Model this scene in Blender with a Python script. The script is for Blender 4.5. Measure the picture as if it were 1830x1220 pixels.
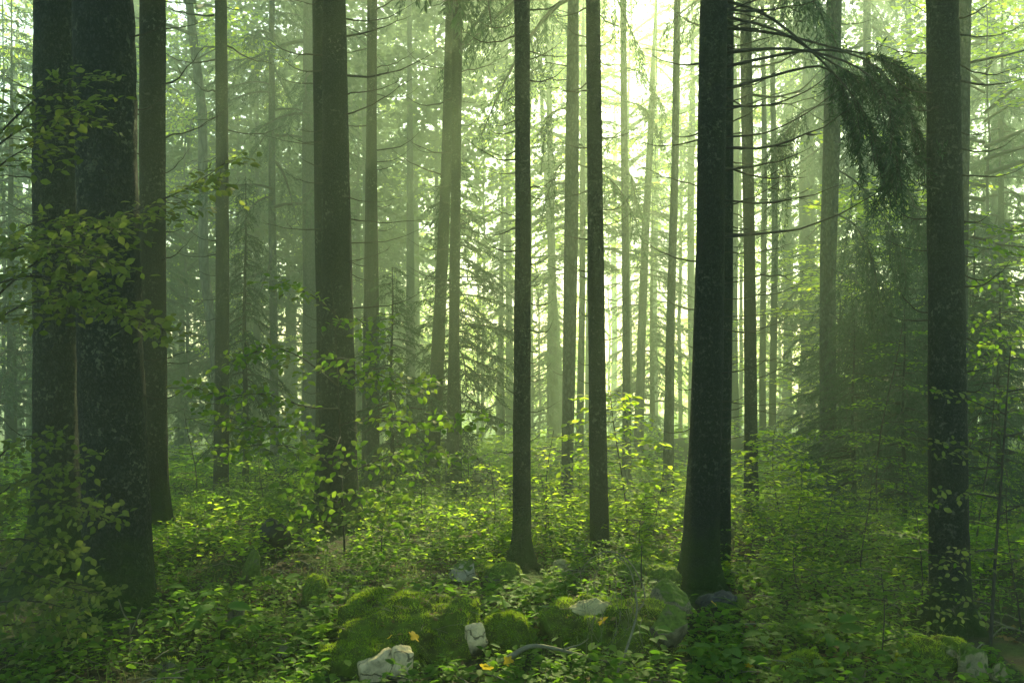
import bpy, math
import numpy as np
from mathutils import Vector, Matrix

# ------------------------------------------------------------------ camera, sky, sun, exposure
for o in list(bpy.data.objects):
    bpy.data.objects.remove(o)
S = bpy.context.scene
COL = S.collection
F, CZ = 1780.0, 2.2                        # focal length in photo pixels (1830 wide), eye height

cam = bpy.data.cameras.new('camera')
cam.sensor_width = 36.0
cam.lens = 36.0 * F / 1830.0
cam.clip_start, cam.clip_end = 0.1, 2000.0
camo = bpy.data.objects.new('camera', cam)
camo.location = (0, 0, CZ)
camo.rotation_euler = (math.radians(90), 0, 0)
COL.objects.link(camo)
S.camera = camo

SUN_EL, SUN_AZ = math.radians(32), math.radians(11)   # azimuth clockwise from +Y (towards +X)
W = bpy.data.worlds.new('World')
S.world = W
W.use_nodes = True
nt = W.node_tree
sky = nt.nodes.new('ShaderNodeTexSky')
sky.sky_type = 'NISHITA'
sky.sun_disc = False
sky.sun_elevation = SUN_EL
sky.sun_rotation = SUN_AZ
bg = nt.nodes['Background']
bg.inputs['Strength'].default_value = 0.11
nt.links.new(sky.outputs['Color'], bg.inputs['Color'])

sun = bpy.data.lights.new('sun', 'SUN')
sun.energy = 5.0
sun.angle = math.radians(0.6)
sun.color = (1.0, 0.93, 0.48)
suno = bpy.data.objects.new('sun', sun)
sd = Vector((math.sin(SUN_AZ) * math.cos(SUN_EL), math.cos(SUN_AZ) * math.cos(SUN_EL), math.sin(SUN_EL)))
suno.rotation_euler = sd.to_track_quat('Z', 'Y').to_euler()
suno.location = (10, 60, 60)
COL.objects.link(suno)

S.view_settings.view_transform = 'Standard'
S.view_settings.look = 'None'
S.view_settings.gamma = 1.0
S.view_settings.exposure = 1.75
c = S.cycles
c.max_bounces = 8
c.diffuse_bounces = 3
c.glossy_bounces = 2
c.transmission_bounces = 4
c.volume_bounces = 1
c.transparent_max_bounces = 4
c.sample_clamp_indirect = 4.0
c.use_denoising = True
c.denoiser = 'OPENIMAGEDENOISE'
try:
    c.denoising_input_passes = 'RGB_ALBEDO_NORMAL'
    c.denoising_prefilter = 'ACCURATE'
except Exception:
    pass
HAZE = 0.0060

# ------------------------------------------------------------------ helpers
rng = np.random.default_rng(7)
def R(seed): return np.random.default_rng(seed)
def at(px, py, d): return np.array([(px - 915.0) / F * d, d, CZ - (py - 610.0) / F * d])

def dd(d): return d if d < 13 else (13 + (d - 13) * 2.3 if d < 22 else 33.7 + (d - 22) * 3.3)   # depth of the farther ranks

def _hash(i, j, k):
    h = (i * 374761393 + j * 668265263 + k * 2147483647 + 12345) & 0xffffffff
    h = ((h ^ (h >> 13)) * 1274126177) & 0xffffffff
    h = h ^ (h >> 16)
    return (h & 0xffff) / 65535.0
def vnoise(p):
    p = np.asarray(p, float)
    f0 = np.floor(p); t = p - f0; t = t * t * (3 - 2 * t)
    i, j, k = (f0[..., a].astype(np.int64) for a in range(3))
    r = 0
    for a in (0, 1):
        for b in (0, 1):
            for e in (0, 1):
                w = (t[..., 0] if a else 1 - t[..., 0]) * (t[..., 1] if b else 1 - t[..., 1]) * (t[..., 2] if e else 1 - t[..., 2])
                r = r + w * _hash(i + a, j + b, k + e)
    return r * 2 - 1
def fbm(p, oct=3):
    p = np.asarray(p, float); r = 0; a = 1.0
    for o in range(oct):
        r = r + a * vnoise(p + 17.3 * o); p = p * 2.03; a *= 0.5
    return r

def norm(v):
    v = np.asarray(v, float)
    return v / np.maximum(np.linalg.norm(v, axis=-1, keepdims=True), 1e-9)

class MB:
    """collects triangles"""
    def __init__(s): s.V = []; s.T = []; s.n = 0
    def add(s, V, T):
        if len(V) == 0: return s
        s.V.append(np.asarray(V, float)); s.T.append(np.asarray(T, np.int64) + s.n); s.n += len(V)
        return s
    def arr(s):
        if not s.V: return np.zeros((0, 3)), np.zeros((0, 3), np.int64)
        return np.concatenate(s.V), np.concatenate(s.T)
    def mesh(s, name, mat, smooth=False):
        V, T = s.arr()
        me = bpy.data.meshes.new(name)
        me.vertices.add(len(V)); me.vertices.foreach_set('co', V.astype(np.float32).ravel())
        me.loops.add(T.size); me.loops.foreach_set('vertex_index', T.astype(np.int32).ravel())
        me.polygons.add(len(T)); me.polygons.foreach_set('loop_start', np.arange(0, T.size, 3, dtype=np.int32))
        me.update(calc_edges=True)
        if smooth: me.polygons.foreach_set('use_smooth', np.ones(len(T), bool))
        me.materials.append(mat)
        return me

def link(name, data, parent=None, loc=None, rot=None, scale=None):
    o = bpy.data.objects.new(name, data)
    COL.objects.link(o)
    if parent is not None: o.parent = parent
    if loc is not None: o.location = [float(v) for v in loc]
    if rot is not None: o.rotation_euler = [float(v) for v in rot]
    if scale is not None: o.scale = [float(v) for v in scale] if hasattr(scale, '__len__') else (scale,) * 3
    return o
def tag(o, label=None, cat=None, group=None, kind=None):
    if label: o['label'] = label
    if cat: o['category'] = cat
    if group: o['group'] = group
    if kind: o['kind'] = kind
    return o
def thing(name, label, cat, loc=(0, 0, 0), group=None):
    return tag(link(name, None, loc=loc), label, cat, group)

def tube(pts, rad, sides=6, cap=True):
    pts = np.asarray(pts, float); rad = np.broadcast_to(np.asarray(rad, float), (len(pts),))
    tg = norm(np.gradient(pts, axis=0))
    ref = np.array([0.31, 0.2, 0.93])
    a = norm(np.cross(tg, ref)); b = np.cross(tg, a)
    th = np.arange(sides) * 2 * np.pi / sides
    V = pts[:, None, :] + rad[:, None, None] * (np.cos(th)[None, :, None] * a[:, None, :] + np.sin(th)[None, :, None] * b[:, None, :])
    m = len(pts); V = V.reshape(-1, 3)
    i = np.arange(m - 1)[:, None] * sides; j = np.arange(sides)[None, :]; jn = (j + 1) % sides
    q = np.stack([i + j, i + jn, i + sides + jn, i + sides + j], -1).reshape(-1, 4)
    T = np.concatenate([q[:, [0, 1, 2]], q[:, [0, 2, 3]]])
    if cap:
        n0 = len(V); V = np.concatenate([V, pts[:1], pts[-1:]])
        e = (m - 1) * sides
        c0 = np.stack([np.full(sides, n0), jn[0], j[0]], -1); c1 = np.stack([np.full(sides, n0 + 1), e + j[0], e + jn[0]], -1)
        T = np.concatenate([T, c0, c1])
    return V, T

# leaf templates: (along, across, out of plane)
T_OVAL = (np.array([[0, 0, 0], [.22, .36, .05], [.55, .5, .07], [.82, .26, .02], [1, 0, -.10], [.82, -.26, .02], [.55, -.5, .07], [.22, -.36, .05], [.3, 0, -.01], [.65, 0, -.02]]),
          np.array([[0, 8, 1], [8, 2, 1], [8, 9, 2], [9, 3, 2], [9, 4, 3], [0, 7, 8], [8, 7, 6], [8, 6, 9], [9, 6, 5], [9, 5, 4]]))
T_MID = (np.array([[0, 0, 0], [.3, .42, .06], [.7, .40, .04], [1, 0, -.08], [.7, -.40, .04], [.3, -.42, .06], [.5, 0, -.02]]),
         np.array([[0, 6, 1], [6, 2, 1], [6, 3, 2], [0, 5, 6], [6, 5, 4], [6, 4, 3]]))
T_QUAD = (np.array([[0, 0, 0], [.5, .5, .06], [1, 0, -.05], [.5, -.5, .06]]), np.array([[0, 2, 1], [0, 3, 2]]))
T_BLADE = (np.array([[0, .12, 0], [0, -.12, 0], [.5, -.5, .0], [.5, .5, .0], [1, 0, 0]]), np.array([[0, 1, 2], [0, 2, 3], [3, 2, 4]]))

def leaves(P, D, N, L, Wd, tm=T_MID):
    P = np.atleast_2d(P)
    if len(P) == 0: return np.zeros((0, 3)), np.zeros((0, 3), np.int64)
    X = norm(D); Z = norm(N - (N * X).sum(-1, keepdims=True) * X); Y = np.cross(Z, X)
    tv, tt = tm; k = len(tv)
    L = np.broadcast_to(L, (len(P),))[:, None, None]; Wd = np.broadcast_to(Wd, (len(P),))[:, None, None]
    V = P[:, None] + X[:, None] * tv[None, :, :1] * L + Y[:, None] * tv[None, :, 1:2] * Wd + Z[:, None] * tv[None, :, 2:] * L
    T = (np.arange(len(P)) * k)[:, None, None] + tt[None]
    return V.reshape(-1, 3), T.reshape(-1, 3)

# ------------------------------------------------------------------ materials
def new_mat(name):
    m = bpy.data.materials.new(name); m.use_nodes = True
    n = m.node_tree; n.nodes.clear()
    out = n.nodes.new('ShaderNodeOutputMaterial')
    return m, n, out
def nd(n, t, **kw):
    x = n.nodes.new(t)
    for k, v in kw.items():
        if k in x.inputs: x.inputs[k].default_value = v
        else: setattr(x, k, v)
    return x
def ramp(n, fac, stops):
    r = n.nodes.new('ShaderNodeValToRGB'); e = r.color_ramp.elements
    while len(e) < len(stops): e.new(0.5)
    for x, (p, col) in zip(e, stops): x.position = p; x.color = (*col, 1)
    n.links.new(fac, r.inputs['Fac']); return r.outputs['Color']
def noise(n, vec, scale, detail=4, rough=.55):
    t = nd(n, 'ShaderNodeTexNoise', Scale=scale, Detail=detail, Roughness=rough); n.links.new(vec, t.inputs['Vector']); return t.outputs['Fac']
def mixc(n, fac, a, b, bt='MIX'):
    m = n.nodes.new('ShaderNodeMix'); m.data_type = 'RGBA'; m.blend_type = bt
    for s, v in ((m.inputs['Factor'], fac), (m.inputs['A'], a), (m.inputs['B'], b)):
        if isinstance(v, (int, float)): s.default_value = v
        elif isinstance(v, tuple): s.default_value = (*v, 1)
        else: n.links.new(v, s)
    return m.outputs['Result']
def mapping(n, vec, scale):
    m = n.nodes.new('ShaderNodeMapping'); m.inputs['Scale'].default_value = scale; n.links.new(vec, m.inputs['Vector']); return m.outputs['Vector']
def math_(n, op, a, b=0.0):
    m = n.nodes.new('ShaderNodeMath'); m.operation = op
    for s, v in zip(m.inputs, (a, b)):
        if isinstance(v, (int, float)): s.default_value = v
        else: n.links.new(v, s)
    return m.outputs[0]

def leaf_mat(name, cols, trans, tmix=.5, rough=.6, spec=.06, single=False):
    m, n, out = new_mat(name)
    if single:
        rnd = nd(n, 'ShaderNodeObjectInfo').outputs['Random']
    else:
        rnd = nd(n, 'ShaderNodeNewGeometry').outputs['Random Per Island']
    k = len(cols) - 1
    col = ramp(n, rnd, [(i / k, q) for i, q in enumerate(cols)])
    tcol = ramp(n, rnd, [(i / (len(trans) - 1), q) for i, q in enumerate(trans)])
    p = nd(n, 'ShaderNodeBsdfPrincipled', Roughness=rough)
    p.inputs['Specular IOR Level'].default_value = spec
    n.links.new(col, p.inputs['Base Color'])
    t = nd(n, 'ShaderNodeBsdfTranslucent'); n.links.new(tcol, t.inputs['Color'])
    mx = nd(n, 'ShaderNodeMixShader'); mx.inputs[0].default_value = tmix
    n.links.new(p.outputs[0], mx.inputs[1]); n.links.new(t.outputs[0], mx.inputs[2])
    n.links.new(mx.outputs[0], out.inputs['Surface'])
    return m

M_BEECH = leaf_mat('beech_leaf', [(.032, .085, .010), (.05, .115, .014), (.075, .14, .02)], [(.18, .38, .02), (.27, .48, .03), (.36, .52, .04)])
M_BEECH1 = leaf_mat('beech_leaf_single', [(.07, .092, .025), (.095, .12, .032), (.13, .145, .045)], [(.16, .25, .03), (.22, .32, .05), (.30, .37, .07)], single=True, tmix=.4)
M_OLIVE = leaf_mat('olive_beech_leaf', [(.07, .092, .025), (.095, .12, .032), (.13, .145, .045)], [(.16, .25, .03), (.22, .32, .05), (.30, .37, .07)], tmix=.4)
M_BRIGHT = leaf_mat('bright_beech_leaf', [(.045, .12, .010), (.07, .165, .013), (.10, .20, .02)], [(.32, .58, .02), (.45, .68, .03), (.60, .74, .05)], tmix=.55)  # lighter, more translucent variant of the beech leaf
M_HERB = leaf_mat('herb_leaf', [(.035, .095, .008), (.065, .14, .012), (.10, .18, .02)], [(.16, .36, .02), (.28, .46, .03)], tmix=.45)
M_HERB1 = leaf_mat('herb_leaf_single', [(.05, .125, .015), (.08, .165, .025)], [(.16, .34, .04), (.24, .42, .06)], single=True, tmix=.4)
M_NEEDLE = leaf_mat('spruce_needles', [(.012, .030, .014), (.020, .044, .019), (.030, .058, .024)], [(.03, .09, .025), (.05, .13, .035)], tmix=.28, rough=.5, spec=.35)
M_GLOW = leaf_mat('sunlit_leaf', [(.06, .14, .012), (.09, .18, .015), (.12, .21, .02)], [(.45, .72, .03), (.58, .78, .04), (.68, .80, .06)], tmix=.66)  # brightest leaf variant; sunlit glow is put into the colour
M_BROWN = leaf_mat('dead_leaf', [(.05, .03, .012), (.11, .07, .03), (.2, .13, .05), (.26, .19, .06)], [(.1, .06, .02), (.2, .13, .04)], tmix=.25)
M_DUSK = leaf_mat('shaded_wood_foliage', [(.022, .045, .016), (.032, .06, .02), (.045, .075, .025)], [(.07, .13, .03), (.11, .18, .04)], tmix=.35)  # darkened foliage; the shade of the wood's sides is put into the colour
M_GRASS = leaf_mat('grass_blade', [(.05, .08, .02), (.075, .11, .03), (.12, .12, .05)], [(.14, .26, .03), (.22, .3, .06)], tmix=.4)
M_MOSSB = leaf_mat('moss_blade', [(.09, .09, .014), (.13, .22, .010), (.18, .29, .012), (.23, .34, .02)], [(.28, .36, .02), (.46, .66, .03)], tmix=.35, rough=.7, spec=.2)
M_YELLOW = leaf_mat('yellow_leaf', [(.45, .30, .02), (.55, .40, .03)], [(.5, .36, .03), (.6, .45, .04)], single=True, tmix=.4)

def bark_mat(name, dark, mid, lich, lich_amt, scale, zstretch, moss_h=.5):
    m, n, out = new_mat(name)
    g = nd(n, 'ShaderNodeTexCoord').outputs['Object']
    wn = nd(n, 'ShaderNodeTexNoise', Scale=scale * .6, Detail=3.0); n.links.new(g, wn.inputs['Vector'])
    va = n.nodes.new('ShaderNodeVectorMath'); va.operation = 'MULTIPLY_ADD'; va.inputs[1].default_value = (.09, .09, .09); n.links.new(wn.outputs['Color'], va.inputs[0]); n.links.new(g, va.inputs[2])
    v = mapping(n, va.outputs[0], (scale, scale, scale * zstretch))
    vo = nd(n, 'ShaderNodeTexVoronoi', Scale=1.0, feature='DISTANCE_TO_EDGE'); n.links.new(v, vo.inputs['Vector'])
    cr = ramp(n, vo.outputs['Distance'], [(0, (0, 0, 0)), (.3, (1, 1, 1))])
    fine = noise(n, g, 60, 5, .7)
    big = noise(n, g, 2.2, 3)
    base = mixc(n, fine, dark, mid)
    base = mixc(n, cr, tuple(q * .55 for q in dark), base)
    sp = noise(n, g, 26, 3, .6)
    sp = ramp(n, sp, [(.56, (0, 0, 0)), (.62, (1, 1, 1))])
    bigm = ramp(n, big, [(.45, (0, 0, 0)), (.62, (1, 1, 1))])
    lf = math_(n, 'MULTIPLY', math_(n, 'MULTIPLY', sp, bigm), lich_amt)
    base = mixc(n, lf, base, lich)
    sep = nd(n, 'ShaderNodeSeparateXYZ'); n.links.new(g, sep.inputs[0])
    h = math_(n, 'ADD', math_(n, 'MULTIPLY', sep.outputs['Z'], -1.0), math_(n, 'MULTIPLY', noise(n, g, 5, 3), 1.0))
    mz = nd(n, 'ShaderNodeMapRange'); mz.inputs['From Min'].default_value = .2 - moss_h; mz.inputs['From Max'].default_value = .75 - moss_h
    n.links.new(h, mz.inputs['Value'])
    base = mixc(n, mz.outputs[0], base, (.03, .055, .010))
    p = nd(n, 'ShaderNodeBsdfPrincipled', Roughness=.9); p.inputs['Specular IOR Level'].default_value = .15
    n.links.new(base, p.inputs['Base Color'])
    bh = math_(n, 'ADD', math_(n, 'MULTIPLY', cr, .7), math_(n, 'MULTIPLY', fine, .6))
    b = nd(n, 'ShaderNodeBump', Strength=.9, Distance=.02); n.links.new(bh, b.inputs['Height'])
    n.links.new(b.outputs[0], p.inputs['Normal'])
    n.links.new(p.outputs[0], out.inputs['Surface'])
    return m
M_BARK_FIR = bark_mat('lichened_fir_bark', (.022, .025, .022), (.056, .062, .053), (.17, .19, .12), .6, 34, .5)
M_BARK_SPR = bark_mat('spruce_bark', (.020, .021, .020), (.050, .053, .049), (.16, .17, .13), .5, 46, .5, .35)
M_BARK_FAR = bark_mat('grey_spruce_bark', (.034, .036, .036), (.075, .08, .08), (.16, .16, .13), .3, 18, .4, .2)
M_BARK_BEECH = bark_mat('smooth_beech_bark', (.10, .10, .09), (.15, .15, .135), (.22, .22, .19), .4, 8, .25, .2)

def plain(name, a, b, scale=12, rough=.85, bump=.5, spec=.2):
    m, n, out = new_mat(name)
    g = nd(n, 'ShaderNodeTexCoord').outputs['Object']
    f = noise(n, g, scale, 6, .65)
    p = nd(n, 'ShaderNodeBsdfPrincipled', Roughness=rough); p.inputs['Specular IOR Level'].default_value = spec
    n.links.new(ramp(n, f, [(.3, a), (.7, b)]), p.inputs['Base Color'])
    bb = nd(n, 'ShaderNodeBump', Strength=bump, Distance=.02); n.links.new(f, bb.inputs['Height']); n.links.new(bb.outputs[0], p.inputs['Normal'])
    n.links.new(p.outputs[0], out.inputs['Surface']); return m
M_TWIG = plain('twig_bark', (.025, .021, .017), (.055, .048, .038), 30)
M_DEAD = plain('dead_wood', (.10, .10, .06), (.19, .18, .11), 22)
M_LOG = plain('rotten_log', (.012, .012, .012), (.035, .034, .032), 18)
M_MOSS = plain('moss_cushion', (.035, .03, .010), (.09, .15, .012), 9, .95, 1.0, .1)

def ground_mat():
    m, n, out = new_mat('forest_floor')
    g = nd(n, 'ShaderNodeTexCoord').outputs['Object']
    a = ramp(n, noise(n, g, 14, 6, .7), [(.3, (.016, .013, .008)), (.55, (.045, .036, .022)), (.75, (.085, .07, .045))])
    b = ramp(n, noise(n, g, 22, 5, .7), [(.3, (.014, .026, .006)), (.7, (.05, .085, .014))])
    k = ramp(n, noise(n, g, 1.7, 4, .6), [(.40, (0, 0, 0)), (.56, (1, 1, 1))])
    p = nd(n, 'ShaderNodeBsdfPrincipled', Roughness=.95); p.inputs['Specular IOR Level'].default_value = .1
    n.links.new(mixc(n, k, a, b), p.inputs['Base Color'])
    bb = nd(n, 'ShaderNodeBump', Strength=1.0, Distance=.04); n.links.new(noise(n, g, 25, 5, .7), bb.inputs['Height']); n.links.new(bb.outputs[0], p.inputs['Normal'])
    n.links.new(p.outputs[0], out.inputs['Surface']); return m
M_GROUND = ground_mat()

def rock_mat(name, light, dark, crack=.5, mosslevel=None, cav=.72):
    """limestone; the upward faces may carry moss"""
    m, n, out = new_mat(name)
    tc = nd(n, 'ShaderNodeTexCoord').outputs['Object']
    vo = nd(n, 'ShaderNodeTexVoronoi', Scale=4.5, feature='DISTANCE_TO_EDGE')
    wob = n.nodes.new('ShaderNodeMix'); wob.data_type = 'VECTOR'; wob.inputs['Factor'].default_value = .3
    nz = nd(n, 'ShaderNodeTexNoise', Scale=6.0, Detail=4.0); n.links.new(tc, nz.inputs['Vector'])
    n.links.new(tc, wob.inputs['A']); n.links.new(nz.outputs['Color'], wob.inputs['B'])
    n.links.new(wob.outputs['Result'], vo.inputs['Vector'])
    cr = ramp(n, vo.outputs['Distance'], [(0.0, (0, 0, 0)), (.03 * crack + .004, (1, 1, 1))])
    f = noise(n, tc, 9, 6, .65)
    base = ramp(n, f, [(.33, dark), (.52, light), (.8, tuple(min(1, q * 1.15) for q in light))])
    base = mixc(n, cr, tuple(q * .3 for q in dark), base)
    cv = ramp(n, noise(n, tc, 8, 2, .5), [(cav, (0, 0, 0)), (cav + .03, (1, 1, 1))])
    base = mixc(n, cv, base, (.012, .011, .009))
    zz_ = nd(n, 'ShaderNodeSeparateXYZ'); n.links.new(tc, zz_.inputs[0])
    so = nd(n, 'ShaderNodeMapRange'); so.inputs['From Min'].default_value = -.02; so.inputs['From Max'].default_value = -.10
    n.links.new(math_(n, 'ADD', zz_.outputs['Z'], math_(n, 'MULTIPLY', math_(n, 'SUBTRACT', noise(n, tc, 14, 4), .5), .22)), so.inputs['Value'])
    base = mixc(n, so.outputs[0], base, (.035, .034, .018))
    lic = ramp(n, noise(n, tc, 22, 4, .7), [(.5, (0, 0, 0)), (.68, (1, 1, 1))])
    base = mixc(n, math_(n, 'MULTIPLY', lic, .55), base, (.09, .10, .05))
    if mosslevel is not None:
        nn = nd(n, 'ShaderNodeNewGeometry'); sp = nd(n, 'ShaderNodeSeparateXYZ'); n.links.new(nn.outputs['Normal'], sp.inputs[0])
        h = math_(n, 'ADD', sp.outputs['Z'], math_(n, 'MULTIPLY', noise(n, tc, 5, 4), 1.2))
        mr = nd(n, 'ShaderNodeMapRange'); mr.inputs['From Min'].default_value = mosslevel; mr.inputs['From Max'].default_value = mosslevel + .15
        n.links.new(h, mr.inputs['Value'])
        mc = ramp(n, noise(n, tc, 40, 5), [(.3, (.035, .06, .006)), (.7, (.10, .16, .012))])
        base = mixc(n, mr.outputs[0], base, mc)
    p = nd(n, 'ShaderNodeBsdfPrincipled', Roughness=.85); p.inputs['Specular IOR Level'].default_value = .25
    n.links.new(base, p.inputs['Base Color'])
    hh = math_(n, 'ADD', math_(n, 'MULTIPLY', cr, .5), math_(n, 'MULTIPLY', f, .8))
    bb = nd(n, 'ShaderNodeBump', Strength=.8, Distance=.03); n.links.new(hh, bb.inputs['Height']); n.links.new(bb.outputs[0], p.inputs['Normal'])
    n.links.new(p.outputs[0], out.inputs['Surface']); return m
M_DAMP = rock_mat('damp_limestone', (.36, .33, .22), (.20, .18, .11), .8, 1.0, .70)
M_WHITE = rock_mat('white_limestone', (.56, .46, .24), (.32, .26, .13), 1.0, None, .70)
M_PALE = rock_mat('pale_worn_rock', (.38, .34, .15), (.26, .24, .10), .2, None, .9)
M_PALEM = rock_mat('pale_mossy_rock', (.26, .23, .11), (.14, .125, .06), .3, .8)
M_GREY = rock_mat('grey_limestone', (.17, .15, .09), (.05, .045, .03), .3, .85, .66)
M_SLATE = rock_mat('dark_slab', (.055, .05, .04), (.035, .037, .04), .4)
M_MOSSROCK = rock_mat('moss_covered_rock', (.16, .15, .12), (.05, .05, .04), .5, .35)

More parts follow.
